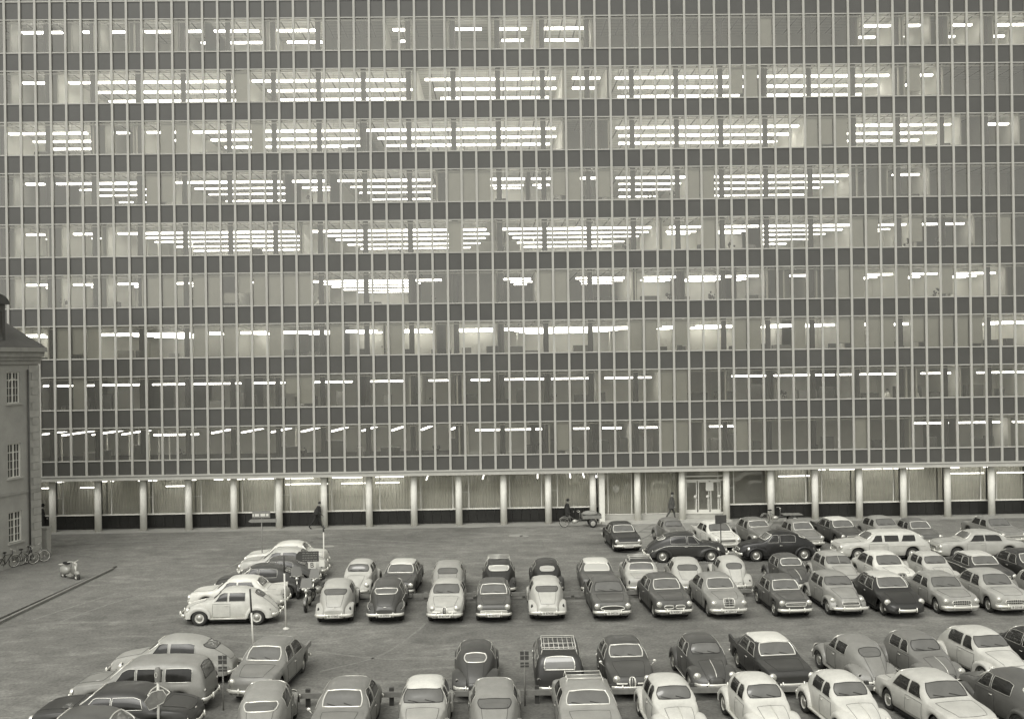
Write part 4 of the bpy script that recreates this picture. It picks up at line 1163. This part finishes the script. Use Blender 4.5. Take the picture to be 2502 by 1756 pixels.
# ---------------------------------------------------------------- two and three wheelers
M_TYRE = M_RUB
def wheel_mb(b, c, r, axis, m=M_CHROME, spokes=12, tr=.016):
    ax = Vector(axis).normalized(); up = Vector((0, 0, 1)); a = ax.cross(up).normalized()
    cir = [Vector(c) + a * (r * math.cos(t)) + up * (r * math.sin(t)) for t in [2 * math.pi * i / 24 for i in range(24)]]
    b.tube(cir, tr, M_TYRE, 6, closed=True)
    cir2 = [Vector(c) + (v - Vector(c)) * (1 - tr * 1.2 / r) for v in cir]
    b.tube(cir2, tr * .7, m, 5, closed=True)
    for i in range(spokes):
        t = 2 * math.pi * i / spokes
        b.tube([c, Vector(c) + a * (r * .94 * math.cos(t)) + up * (r * .94 * math.sin(t))], .003, m, 3)
    b.tube([Vector(c) - ax * .05, Vector(c) + ax * .05], .025, m, 8)
def bicycle(loc, rz, lean, label, dark=True):
    o = empty('bicycle', loc, rz, label, 'bicycle', 'bicycles leaning by the old building')
    o.rotation_euler = (lean, 0, rz)
    M = mat('bike_frame_dark', .05, rough=.35) if dark else mat('bike_frame_grey', .22, rough=.35)
    for x in (-.53, .53):
        b = MB(); wheel_mb(b, (x, 0, .34), .325, (0, 1, 0), tr=.024); b.build('wheel', o)
    f = MB()
    for p in ([(-.53, 0, .34), (-.10, 0, .28), (.36, 0, .78), (-.20, 0, .80), (-.10, 0, .28)], [(-.53, 0, .34), (-.20, 0, .80), (-.22, 0, .92)], [(.34, 0, .98), (.38, 0, .72), (.53, 0, .34)]): f.tube(p, .022, M, 6)
    f.build('frame', o)
    h = MB(); h.tube([(.22, .28, .99), (.32, .2, 1.03), (.34, 0, 1.0), (.32, -.2, 1.03), (.22, -.28, .99)], .012, M_CHROME, 6); h.build('handlebar', o)
    s = MB(); s.ball((-.24, 0, .95), .1, M_BLACK, (1.3, .75, .4)); s.build('saddle', o)
    g = MB()
    for x in (-.53, .53): g.tube([(x + .36 * math.cos(t), 0, .34 + .36 * math.sin(t)) for t in [R(20 + i * 20) for i in range(8)]], .02, M_DCHROME, 5, flat=(.03, .008))
    g.build('mudguard', o)
    r = MB(); r.box((-.75, -.07, .70), (-.40, .07, .72), M_DCHROME); r.build('carrier', o)
    return o
bicycle(W(14, 56.2, .1), R(75), R(9), 'nearest dark bicycle, front wheel turned out, below the lowest window', True)
bicycle(W(32, 56.9, .1), R(60), R(-10), 'grey bicycle beside the dark one against the stucco wall', False)
bicycle(W(58, 57.2, .1), R(50), R(12), 'dark bicycle leaning at a slant in the middle of the row', True)
bicycle(W(84, 57.9, .1), R(35), R(-12), 'grey bicycle at the foot of the drainpipe and quoins', False)
b = MB(); b.box((-.28, -.3, 0), (.28, .3, 1.55), M_QUOIN); b.box((-.32, -.34, 1.55), (.32, .34, 1.68), M_CORN2)
o = b.build('stone_post'); p = W(108, 60.5); o.location = p; tag(o, 'squat stone gatepost with cap at the corner of the old building', 'stone post')

def scooter(loc, rz, label, kind, g=.2, group=None, sidecar=False):
    o = empty(kind, loc, rz, label, 'scooter' if kind == 'motor_scooter' else 'motorcycle', group)
    M = mat('scooter_paint_%d' % round(g * 100), g, rough=.35, coat=.3)
    for x in (-.62, .62):
        b = MB(); rr = .23 if kind == 'motor_scooter' else .30
        b.lathe([(rr*.5, -.05), (rr*.9, -.055), (rr, -.02), (rr, .02), (rr*.9, .055), (rr*.5, .05), (.04, .06), (.001, .06)], (x, 0, rr), (0, 1, 0), M_RUB, 20)
        b.lathe([(rr*.5, -.06), (.05, -.07), (.05, .07), (rr*.5, .06)], (x, 0, rr), (0, 1, 0), M_HUB, 16); b.build('wheel', o)
    b = MB()
    if kind == 'motor_scooter':
        b.tube([(.42, 0, .95), (.40, 0, .7), (.30, 0, .32)], .02, M, 8, flat=(.26, .02))
        b.box((-.15, -.17, .24), (.33, .17, .30), M)
        b.ball((-.48, 0, .48), .34, M, (1.15, .62, .72)); b.ball((.62, 0, .42), .2, M, (1.1, .5, .6))
    else:
        b.ball((.12, 0, .82), .2, M, (1.5, .6, .6)); b.ball((.0, 0, .42), .22, M_DCHROME, (1.1, .8, .9))
        b.tube([(-.62, .12, .30), (-.1, .12, .5), (.3, 0, .85)], .022, M, 6); b.tube([(-.62, -.12, .30), (-.1, -.12, .5), (.3, 0, .85)], .022, M, 6)
        b.tube([(.62 + .36 * math.cos(t), 0, .30 + .36 * math.sin(t)) for t in [R(10 + i * 18) for i in range(9)]], .05, M, 8, flat=(.07, .012))
        b.tube([(-.62 + .36 * math.cos(t), 0, .30 + .36 * math.sin(t)) for t in [R(10 + i * 18) for i in range(9)]], .05, M, 8, flat=(.08, .012))
    b.build('body', o)
    f = MB(); f.tube([(.62, 0, .28), (.42, 0, .92)], .028, M_CHROME, 8); f.build('fork', o)
    h = MB(); h.tube([(.30, .34, 1.0), (.38, .2, 1.02), (.41, 0, .98), (.38, -.2, 1.02), (.30, -.34, 1.0)], .015, M_CHROME, 6); h.build('handlebar', o)
    l = MB(); l.lathe([(.05, -.08), (.085, 0), (.08, .02), (.001, .03)], (.50, 0, .90), (1, 0, 0), M_LENS, 16); l.build('headlight', o)
    s = MB(); s.ball((-.36, 0, .84), .2, M_BLACK, (1.6, .65, .35)); s.build('saddle', o)
    w = MB(); P = []
    for i in range(6):
        P.append([(.40 - .10 * j / 5, .26 * (2 * i / 5 - 1) * (1 - .25 * (j / 5) ** 2), 1.02 + .42 * j / 5) for j in range(6)])
    if kind == 'motorcycle': w.grid(P, mat('screen_plastic', .16, rough=.15, ior=1.6), True); w.build('windshield', o)
    else:
        w.box((-.95, -.12, .72), (-.70, .12, .74), M_CHROME); w.build('carrier', o)
    if sidecar:
        b = MB(); b.ball((-.05, .78, .48), .42, M, (1.9, .62, .72)); b.lathe([(.12, -.05), (.27, -.05), (.29, 0), (.27, .05), (.12, .05), (.001, .06)], (-.2, 1.12, .29), (0, 1, 0), M_RUB, 18)
        b.tube([(-.2 + .34 * math.cos(t), 1.12, .29 + .34 * math.sin(t)) for t in [R(10 + i * 18) for i in range(9)]], .05, M_CHROME, 8, flat=(.09, .012)); b.build('sidecar', o)
    return o
scooter(W(172, 53.6, 0), R(-38), 'light grey motor scooter standing alone at the end of the kerb', 'motor_scooter', .3)
gm = 'motorcycles between the left car column and the first double row'
scooter(W(752, 46.6), R(-88), 'motorcycle facing the camera under the B plate, foremost of the three', 'motorcycle', .16, gm)
scooter(W(722, 49.2), R(-70), 'dark motorcycle with chrome mudguard beside the dark saloon, hindmost of three', 'motorcycle', .05, gm, False)
scooter(W(778, 48.7), R(-108), 'grey motorcycle with sidecar next to the light fastback', 'motorcycle', .14, gm, True)

def cargo_trike(loc, rz, label, load):
    o = empty('cargo_tricycle', loc, rz, label, 'tricycle', 'cargo tricycles parked by the pillars')
    M = mat('trike_frame', .16, rough=.5)
    b = MB(); wheel_mb(b, (-1.05, 0, .33), .31, (0, 1, 0), M_DCHROME, 16, .022); b.build('rear_wheel', o)
    for y in (-.42, .42):
        b = MB(); b.lathe([(.001, -.05), (.17, -.05), (.24, -.045), (.27, 0), (.24, .045), (.17, .05), (.001, .05)], (.78, y, .27), (0, 1, 0), M_RUB, 18); b.lathe([(.16, -.06), (.05, -.075), (.001, -.075)], (.78, y, .27), (0, 1, 0), M_DCHROME, 14); b.build('front_wheel', o)
    f = MB()
    for p in ([(-1.05, 0, .33), (-.62, 0, .30), (-.30, 0, .42), (.30, 0, .50), (.78, 0, .40)], [(-1.05, 0, .33), (-.70, 0, .72), (-.30, 0, .42)], [(-.70, 0, .72), (-.72, 0, .86)], [(-.05, 0, .44), (-.02, 0, 1.0)], [(-.62, 0, .3), (-.70, 0, .72)]): f.tube(p, .022, M, 6)
    f.tube([(-1.05 + .36 * math.cos(t), 0, .33 + .36 * math.sin(t)) for t in [R(30 + i * 18) for i in range(8)]], .02, M_DCHROME, 5, flat=(.04, .01)); f.build('frame', o)
    h = MB(); h.tube([(-.20, .3, 1.0), (-.06, .25, 1.03), (-.02, 0, 1.0), (-.06, -.25, 1.03), (-.20, -.3, 1.0)], .015, M_CHROME, 6); h.build('handlebar', o)
    s = MB(); s.ball((-.74, 0, .88), .11, M_BLACK, (1.4, .9, .45)); s.build('saddle', o)
    e = MB(); e.ball((-.35, 0, .36), .15, M_DCHROME, (1.3, .8, .9)); e.build('engine', o)
    c = MB(); c.box((.10, -.40, .56), (1.35, .40, .60), M_GREYP)
    if load:
        c.box((.10, -.40, .60), (.13, .40, .84), M_GREYP); c.box((1.32, -.40, .60), (1.35, .40, .84), M_GREYP); c.box((.13, -.40, .60), (1.32, -.37, .78), M_GREYP); c.box((.13, .37, .60), (1.32, .40, .78), M_GREYP)
    c.build('cargo_bed', o)
    return o
cargo_trike(W(1418, 68.3), R(2), 'cargo tricycle with a sheet covered load in front of the pillars', True)
o = MB(); o.ball((0, 0, 0), .46, mat('canvas_sheet', .24, rough=.95, noise=.2, scale=5, bump=.6, bscale=9), (1.15, .75, .42), 16, 10); o = o.build('canvas_sheet'); o.location = W(1438, 68.3) + Vector((.1, 0, .86)); tag(o, 'pale canvas sheet heaped on the bed of the left tricycle', 'canvas sheet')
cargo_trike(W(1908, 68.6), R(2), 'cargo tricycle with an empty flat bed beside the pillar right of the entrance', False)

# ---------------------------------------------------------------- posts and signs
def pole(b, z0, z1, r, m, x=0, y=0): b.tube([(x, y, z0), (x, y, z1)], r, m, 8)
def two_tone(loc, top, cut, r, label):
    o = empty('marker_post', loc, 0, label, 'post', 'slim marker posts at the corners of the parking columns')
    b = MB(); pole(b, 0, cut, r, M_WHITE); b.build('lower_shaft', o)
    b = MB(); pole(b, cut, top, r * 1.02, M_DARKP); b.build('upper_shaft', o)
    b = MB(); b.lathe([(.14, 0), (.13, .03), (.05, .06), (.05, .09)], (0, 0, 0), (0, 0, 1), M_WHITE, 12); b.build('foot', o)
    return o
o = two_tone(W(620, 39.6), 2.45, 1.55, .035, 'white post with dark upper half behind the grey rounded saloon'); o.rotation_euler = (0, R(-2.5), 0)
o = two_tone(W(699, 43.2), 3.0, 2.3, .035, 'white post with dark tip behind the white beetle-shaped car'); o.rotation_euler = (0, R(-1), 0)
two_tone(W(792, 54.1), 2.55, 2.2, .035, 'white post with short dark tip beside the square white plate')
def near_sign(loc, label):
    o = empty('row_sign', loc, 0, label, 'sign', 'small double-plate row signs on the near barrier')
    b = MB(); pole(b, 0, 1.82, .03, M_GREYP); b.build('post', o)
    for z0, z1 in ((1.52, 1.80), (1.28, 1.44)):
        b = MB()
        vs = []
        for s in (-1, 1):
            b.add([(s*.02, -.05, z0), (s*.16, -.05, z0), (s*.16, -.05, z1), (s*.02, -.05, z1), (s*.02, -.03, z0), (s*.16, -.03, z0), (s*.16, -.03, z1), (s*.02, -.03, z1)], ((0,1,2,3),(4,7,6,5),(0,4,5,1),(1,5,6,2),(2,6,7,3),(3,7,4,0)), M_DARKP)
        b.tube([(-.16, -.04, (z0+z1)/2), (.16, -.04, (z0+z1)/2)], .018, M_GREYP, 6); b.build('sign_plate', o)
    o.scale = (.85, .85, .97)
    return o
near_sign(W(1283, 33.15), 'double-plate row sign standing left of the dark estate car with roof rack')
near_sign(W(546, 33.15), 'double-plate row sign standing left of the grey rounded saloon')
# pointed direction board with four lines, B plate and white square
o = empty('direction_sign', W(765, 48.6), 0, 'dark pointed direction board with lines of lettering above a B plate, by the motorcycles', 'sign')
b = MB(); pole(b, 0, 2.2, .03, M_GREYP); b.build('post', o)
b = MB(); pts = [(-.62, 2.22), (.30, 2.22), (.30, 1.74), (-.52, 1.74), (-.76, 1.86), (-.76, 2.06)]
b.add([(x, -.06, z) for x, z in pts] + [(x, -.035, z) for x, z in pts], [tuple(range(5, -1, -1)), tuple(range(6, 12))] + [(i, (i+1)%6, (i+1)%6+6, i+6) for i in range(6)], M_DARKP)
bd = b.build('sign_board', o)
b = MB(); rl = random.Random(2)
for i in range(4):
    z = 2.14 - i * .11; x = -.46
    while x < .18:
        w_ = rl.uniform(.04, .14); b.box((x, -.068, z - .016), (min(x + w_, .24), -.062, z + .016), M_GREYP); x += w_ + .03
b.build('lettering', bd)
b = MB(); b.box((-.20, -.06, 1.42), (.16, -.04, 1.72), M_PLATE); bp = b.build('letter_plate', o)
cu = bpy.data.curves.new('letter', 'FONT'); cu.body = 'B'; cu.size = .32; cu.align_x = 'CENTER'; cu.align_y = 'CENTER'; cu.extrude = .003; cu.materials.append(M_INK)
t = letters(cu); t.name = 'letter'; t.parent = bp; t.location = (-.02, -.066, 1.57); t.rotation_euler = (R(90), 0, 0)
b = MB(); b.box((.31, -.05, 1.50), (.56, -.03, 1.82), M_WHITE); b.build('white_plate', o)
# far direction sign with light letters
o = empty('direction_sign', W(641, 55.5), 0, 'wide dark direction sign with pale blocks above a pale arrow, in front of the pillars', 'sign')
b = MB(); pole(b, 0, 2.9, .03, M_GREYP); b.build('post', o)
b = MB(); b.box((-.48, -.06, 2.78), (.46, -.035, 3.14), M_GREYP); bd = b.build('sign_board', o)
b = MB()
for x0, x1 in ((-.46, -.40), (-.34, -.12), (-.04, .20), (.25, .38)): b.box((x0, -.068, 2.87), (x1, -.062, 3.0), M_WHITE)
b.build('lettering', bd)
b = MB(); pts = [(-.70, 2.60), (-.56, 2.72), (.80, 2.72), (.80, 2.54), (-.56, 2.54)]
b.add([(x, -.06, z) for x, z in pts] + [(x, -.035, z) for x, z in pts], [tuple(range(4, -1, -1)), tuple(range(5, 10))] + [(i, (i+1)%5, (i+1)%5+5, i+5) for i in range(5)], M_GREYP); b.build('arrow_board', o)
# plate near the entrance
o = empty('parking_sign', W(1762, 57.4), 0, 'dark rectangular plate on a thin post in front of the white saloon', 'sign')
b = MB(); pole(b, 0, 2.3, .03, M_DARKP); b.build('post', o)
b = MB(); b.box((-.31, -.05, 1.84), (-.02, -.03, 2.3), M_DARKP); b.box((.02, -.05, 1.84), (.31, -.03, 2.3), M_DARKP); b.build('sign_plate', o)
# near post with meter head and two six-sided rimmed plates
o = empty('sign_post', W(388, 30.2), 0, 'pale post with two rimmed six-sided plates in front of the light estate car', 'sign')
b = MB(); pole(b, 0, 1.9, .04, M_WHITE); b.build('post', o)
b = MB(); b.lathe([(.09, 0), (.10, .1), (.10, .3), (.07, .38), (.001, .42)], (0, 0, 1.85), (0, 0, 1), M_GREYP, 8); b.tube([(-.02 + .035 * math.cos(t), -.105, 2.05 + .07 * math.sin(t)) for t in [2 * math.pi * i / 12 for i in range(12)]], .012, M_WHITE, 5, closed=True); b.build('meter_head', o)
M_HEX = mat('grey_plate', .17, rough=.5, noise=.3, scale=6)
for rz, pts in ((R(22), [(-.42, .02), (-.20, .30), (.10, .34), (.10, -.06), (-.05, -.20), (-.28, -.26)]), (R(-28), [(-.08, -.20), (.30, -.02), (.44, .22), (.28, .38), (.0, .34), (-.06, .1)])):
    b = MB(); vs = [(x * .9, -.06, 1.30 + z * .9) for x, z in pts]; b.add(vs + [(x, -.045, z) for x, _, z in vs], [tuple(range(5, -1, -1)), tuple(range(6, 12))], M_HEX); b.tube(vs, .013, M_WHITE, 5, closed=True)
    q = b.build('sign_plate', o); q.rotation_euler = (0, 0, rz)

# ---------------------------------------------------------------- low barriers between the noses
def barrier(px0, px1, Z, h, th, label, group, posts=3, tall=False):
    a, c = W(px0, Z), W(px1, Z); L = (c - a).length
    o = empty('parking_barrier', a, math.atan2((c - a).y, (c - a).x), label, 'barrier', group)
    b = MB(); b.box((0, -.05, h - th), (L - .03, .05, h), M_BARR); b.build('rail', o)
    for i in range(posts):
        x = L * (i + .5) / posts; b = MB(); b.box((x - .07, .051, 0), (x + .07, .17, h + (.10 if tall else .05)), M_DARKP if tall else M_BARR); b.build('post', o)
    return o
M_BARR = mat('barrier_timber', .19, rough=.85, noise=.25, scale=3, bump=.2, bscale=20)
fs = [880, 1010, 1130, 1250, 1370, 1490, 1610, 1730, 1850]
nb_f = ['white-roofed saloon and light fastback', 'small light grille car and grey round-backed car', 'dark car with roof rack and boxy dark saloon', 'pale fastback and dark car with rack', 'pale fastback and white-roofed saloon', 'two-tone rack car and oval-grille saloon', 'light tapering car and twin-grille saloon', 'light beetle-shaped car and upright-grille saloon']
for i in range(len(fs) - 1):
    barrier(fs[i], fs[i+1], 47.75, .36, .17, 'low timber rail between ' + nb_f[i], 'low rails of the far double row', 2)
ns = [700, 905, 1110, 1270, 1440, 1640, 1850, 2060, 2300]
nb_n = ['at the bare gap left of the white-roofed car', 'behind the white-roofed car in the front row', 'beneath the dark beetle-shaped car', 'beside the double-plate sign and dark estate car', 'under the dark oval-grille car', 'under the dark beetle-shaped car with bonnet strip', 'under the white-roofed finned saloon', 'under the grey beetle-shaped car']
for i in range(len(ns) - 1):
    barrier(ns[i], ns[i+1], 33.3, .46, .16, 'low timber rail on dark posts ' + nb_n[i], 'low rails of the near double row', 2, True)
# ---------------------------------------------------------------- the parked cars
NAMES = {'beetle': 'beetle_shaped_car', 'fast': 'fastback_car', 'teardrop': 'tapered_car', 'sedan': 'saloon_car', 'round': 'rounded_saloon_car', 'small': 'small_saloon_car', 'wagon': 'estate_car', 'american': 'large_estate_car', 'hardtop': 'hardtop_car', 'shark': 'low_nosed_car'}
def park(kind, px, Z, face, g, label, group, dz=0.0, **kw):
    """px, Z: middle of the near bumper; face F = front towards the viewer, B = back"""
    L = K[kind]['L']; p = W(px, Z); rz = (180 if face == 'F' else 0) + dz
    c = p + Vector((0, L / 2, 0))
    return car(kind, NAMES[kind], c, R(rz), g, label, group, **kw)
def side(kind, px, Z, face, g, label, group, dz=0.0, **kw):
    """px, Z: middle of the car; face L / R = nose to the left / right"""
    p = W(px, Z); rz = (90 if face == 'L' else -90) + dz
    return car(kind, NAMES[kind], p, R(rz), g, label, group, **kw)

ga = 'near cars of the far double row'
ZA = 43.45
park('fast', 809, ZA, 'B', .40, 'light fastback seen from behind, first car right of the motorcycles', ga, dz=2.5, chrome_rw=False, plate='B 17360', hoodstrip=False)
park('fast', 937, ZA, 'B', .09, 'dark fastback with bright-rimmed rear window next to the light fastback', ga, dz=1.5, plate='A 3702', trim=.06)
park('teardrop', 1089, ZA, 'F', .42, 'light round-nosed car with tall dark oval grille and two round lamps', ga, dz=-1.5, chrome_ws=False, plate='B 83164')
park('small', 1207, ZA, 'F', .11, 'small dark boxy saloon with wide white-rimmed windscreen and bright lower band', ga, plate='B 52321', antenna=False)
park('fast', 1340, ZA, 'B', .46, 'pale fastback seen squarely from behind with two dark tail lamps', ga, chrome_rw=False, plate='B 87428')
park('sedan', 1496, ZA, 'F', .13, 'dark grey saloon with chrome-rimmed oval grille', ga, dz=1, grille='oval', chrome_ws=False, plate='B 38226')
park('round', 1641, ZA, 'F', .11, 'dark saloon with twin grilles and bold white windscreen rim', ga, dz=4, grille='twin', plate='B 93041')
park('round', 1777, ZA, 'F', .24, 'mid grey saloon with upright radiator grille and tall round lamps', ga, dz=3, grille='radiator', plate='A 20915')
park('small', 1941, ZA, 'F', .12, 'dark grey small saloon with bright windscreen rim, right of the upright-grille saloon', ga, dz=3, grille='wide', plate=None)
park('fast', 2078, ZA, 'F', .26, 'mid grey fastback nose with ribbed grille beside the low black-nosed car', ga, dz=2, chrome_ws=False, plate=None)
park('shark', 2213, ZA - .2, 'F', .035, 'low black car with pale roof and smooth grille-less nose', ga, dz=2, roof=.5, lowroof=1.37, plate=None, grille=None)
park('sedan', 2348, ZA, 'F', .27, 'grey saloon with wide toothed mouth grille', ga, dz=2, grille='mouth', chrome_ws=False, plate=None)
park('round', 2478, ZA, 'F', .34, 'pale saloon with small grille and plate at the right picture edge', ga, dz=2, grille='mouth', chrome_ws=False, plate='B 25168')
park('beetle', 2612, ZA, 'F', .22, 'mid grey rounded car cut by the right edge behind the pale saloon', ga, dz=2)
gb = 'far cars of the far double row'
ZB = 48.0
park('beetle', 868, ZB, 'F', .46, 'pale rounded car behind the first light fastback, facing the camera', gb, dz=-3, chrome_ws=False, hoodstrip=False)
park('sedan', 975, ZB, 'F', .09, 'dark saloon with white roof and white windscreen rim behind the dark fastback', gb, dz=-3, roof=.55)
park('teardrop', 1093, ZB, 'B', .30, 'grey round-backed car hidden behind the light oval-grille car', gb, chrome_rw=False)
park('fast', 1220, ZB, 'B', .05, 'black round-backed car with roof bars and white-rimmed rear window', gb, rack=(.1, -.8, .5, 4), rearglass=.42)
park('beetle', 1340, ZB, 'B', .045, 'black beetle-shaped car behind the pale fastback, pale rear window', gb, chrome_rw=False, rearglass=.42)
park('sedan', 1466, ZB, 'B', .12, 'white-roofed dark saloon seen from behind with wraparound rear window', gb, dz=-1.5, roof=.58, rearglass=.2)
park('sedan', 1578, ZB, 'B', .40, 'pale saloon with dark roof and roof bars, seen from behind', gb, dz=-2, roof=.06, rack=(.2, -.6, .5, 3), antenna=False)
park('teardrop', 1692, ZB, 'B', .42, 'pale tapering car with small oval rear window behind the twin-grille saloon', gb, dz=-3, chrome_rw=False)
park('beetle', 1806, ZB, 'B', .45, 'pale beetle-shaped car from behind, beside the tapering car', gb, dz=-1, chrome_rw=False)
park('beetle', 1955, ZB, 'F', .10, 'dark beetle-shaped car facing the camera in front of the black fastback', gb, dz=3)
park('fast', 2076, ZB, 'F', .34, 'light grey car with two-piece split windscreen', gb, dz=3, split=True, chrome_ws=False)
park('round', 2200, ZB, 'F', .60, 'white rounded saloon behind the low black-nosed car', gb, dz=4, chrome_ws=False)
park('beetle', 2318, ZB, 'F', .44, 'pale beetle-shaped car in front of the large pale estate car', gb, dz=3, chrome_ws=False)
park('sedan', 2442, ZB, 'F', .07, 'dark saloon with pale roof and chrome side strip near the right edge', gb, dz=4, roof=.5, trim=.08, rearglass=.3)
park('round', 2562, ZB, 'F', .035, 'black car cut by the right edge beside the pale-roofed dark saloon', gb, dz=3)
gs = 'cars standing broadside in front of the entrance'
side('fast', 1674, 56.6, 'R', .045, 'dark fastback in side view, nose right, with bright side strips', gs, dz=-2, trim=.05)
side('fast', 1897, 56.6, 'L', .018, 'black fastback in side view, nose left, with bright hubcaps', gs, dz=1.5)
side('american', 2150, 56.5, 'L', .46, 'large pale estate car in side view with three bright-framed side windows', gs, dz=0, trim=.16, roof=.5, bands=True)
side('hardtop', 2386, 56.3, 'L', .36, 'large pale two-door car in side view, rightmost of the broadside cars', gs, dz=0)
gc = 'cars nosed up towards the entrance paving'
park('sedan', 1530, 58.7, 'F', .03, 'black saloon with bright wide grille standing by the edge of the slab paving', gc, dz=4, grille='low', plate='B 64103')
park('beetle', 1655, 59.8, 'F', .16, 'grey rounded car half hidden behind the dark broadside fastback', gc, dz=6, chrome_ws=False)
park('sedan', 1768, 58.6, 'F', .62, 'white saloon behind the thin post with the dark plate', gc, dz=8, roof=.62, chrome_ws=False, grille='wide', fins=.05)
park('fast', 1868, 59.0, 'F', .17, 'grey rounded car with pale bright-rimmed windscreen above the black fastback', gc, dz=7)
park('small', 1978, 58.8, 'F', .19, 'mid grey small saloon with white-rimmed windscreen below the empty cargo tricycle', gc, dz=7)
park('sedan', 2078, 59.3, 'F', .09, 'dark saloon with white roof, above the nose of the pale estate car', gc, dz=7, roof=.58, flank=.03, fins=.10)
park('teardrop', 2185, 59.6, 'F', .26, 'grey rounded car mostly hidden behind the pale estate car', gc, dz=7, chrome_ws=False)
park('small', 2272, 58.6, 'F', .15, 'small grey car between the pale estate and the pale two-door car', gc, dz=4)
park('sedan', 2470, 59.0, 'F', .20, 'grey saloon at the far right end, above the pale two-door car', gc, dz=7, grille='low', chrome_ws=False)
gl = 'cars side by side at the left end of the far double row'
side('beetle', 568, 44.55, 'L', .50, 'white beetle-shaped car in side view, nearest to the open drive lane', gl, dz=0, chrome_ws=False, chrome_rw=False)
side('sedan', 586, 47.0, 'L', .62, 'white finned saloon right behind the white beetle-shaped car', gl, dz=0, fins=.12, roof=.64, chrome_ws=False)
side('fast', 640, 49.3, 'L', .07, 'dark fastback between the white saloon and the dark low car', gl, dz=0, chrome_rw=False)
side('teardrop', 680, 51.5, 'L', .10, 'dark grey low car in front of the pale saloon with large side windows', gl, dz=0, chrome_rw=False)
side('round', 694, 53.6, 'L', .42, 'pale saloon behind the motorcycles, seen from the side', gl, dz=0, chrome_ws=False, chrome_rw=False)
side('sedan', 702, 55.9, 'L', .60, 'white-roofed car farthest back in the left column', gl, dz=0, roof=.62)
gn = 'cars side by side at the left end of the near double row'
side('fast', 430, 36.5, 'L', .33, 'light grey fastback behind the estate car at the lower left', gn, dz=-1, chrome_rw=False)
side('wagon', 355, 33.6, 'L', .25, 'grey estate car with long side windows behind the rimmed sign post', gn, dz=-1, chrome_rw=False, bands=True)
side('hardtop', 290, 31.1, 'L', .06, 'dark saloon with bright window surround at the lower left', gn, dz=-1, bands=True)
side('round', 200, 28.8, 'L', .13, 'dark grey car cut by the bottom edge, foremost at the left', gn, dz=-1)
g2 = 'far cars of the near double row'
ZC2 = 33.55
park('round', 628, ZC2, 'F', .20, 'grey rounded saloon with white windscreen rim facing the camera, tail fins behind', g2, dz=-6, fins=.06, grille=None)
park('beetle', 1162, ZC2, 'B', .085, 'dark beetle-shaped car from behind at the bare middle gap', g2, dz=0)
rk = park('wagon', 1372, ZC2, 'B', .05, 'dark estate car with white slatted roof rack', g2, dz=-1, rack=(-.30, -1.75, .55, 3, M_WHITE, 7)); rk.scale = (1, 1, .95)
park('teardrop', 1543, ZC2, 'F', .09, 'dark round-nosed car with oval grille and white windscreen rim', g2, dz=1.5, plate='B 29141', mirror=2)
park('beetle', 1746, ZC2, 'F', .095, 'dark beetle-shaped car with bright bonnet strip between two pale roofs', g2, dz=3, chrome_ws=False)
park('sedan', 1925, ZC2, 'F', .055, 'dark finned saloon with white roof facing the camera', g2, dz=5, roof=.62, fins=.14, grille=None)
park('beetle', 2140, ZC2, 'B', .22, 'mid grey beetle-shaped car from behind, right of the white-roofed finned saloon', g2, dz=6, chrome_rw=False)
park('beetle', 2305, ZC2, 'F', .17, 'mid grey beetle-shaped car with bright bonnet strip beside the pale fastback', g2, dz=7, chrome_ws=False, hoodstrip=True)
park('fast', 2475, ZC2 + .1, 'F', .50, 'pale fastback with smooth bonnet, near the right edge of the near double row', g2, dz=7, chrome_ws=False)
park('round', 2640, ZC2, 'F', .03, 'black car cut by the right edge in the near double row', g2, dz=6, mirror=-1)
g1 = 'front cars along the bottom edge'
ZD = 28.75
park('fast', 610, ZD, 'B', .27, 'grey fastback from behind at the bottom, bright-rimmed rear window', g1, dz=5)
park('round', 822, ZD, 'F', .20, 'grey saloon with white-rimmed windscreen at the bottom, left of the white-roofed car', g1, dz=-2, mirror=1)
park('fast', 1027, ZD, 'F', .36, 'light grey car with white roof at the bottom edge', g1, dz=0, roof=.66, chrome_ws=False, lowroof=1.41)
park('fast', 1210, ZD, 'B', .25, 'plain mid grey round-backed car at the bottom, seen from behind', g1, dz=0, chrome_rw=False)
park('hardtop', 1450, ZD - .3, 'F', .28, 'broad light grey saloon with roof bars at the bottom edge', g1, dz=1, rack=(-.1, -.8, .52, 3, M_CHROME))
park('beetle', 1668, ZD + .2, 'F', .55, 'white beetle-shaped car at the bottom, left one of the three white ones', g1, dz=3, chrome_ws=False, hoodstrip=True)
park('beetle', 1900, ZD + .2, 'F', .58, 'white beetle-shaped car at the bottom, middle one of the three white ones', g1, dz=4, chrome_ws=False, hoodstrip=True)
park('beetle', 2120, ZD + .3, 'F', .56, 'white beetle-shaped car at the bottom, right one of the three white ones', g1, dz=6, chrome_ws=False, hoodstrip=True)
park('sedan', 2360, ZD + .3, 'F', .47, 'pale long saloon beside the three white beetle-shaped cars', g1, dz=9, chrome_ws=False)
park('fast', 2570, ZD + .3, 'B', .13, 'dark grey fastback from behind in the lower right corner', g1, dz=10)
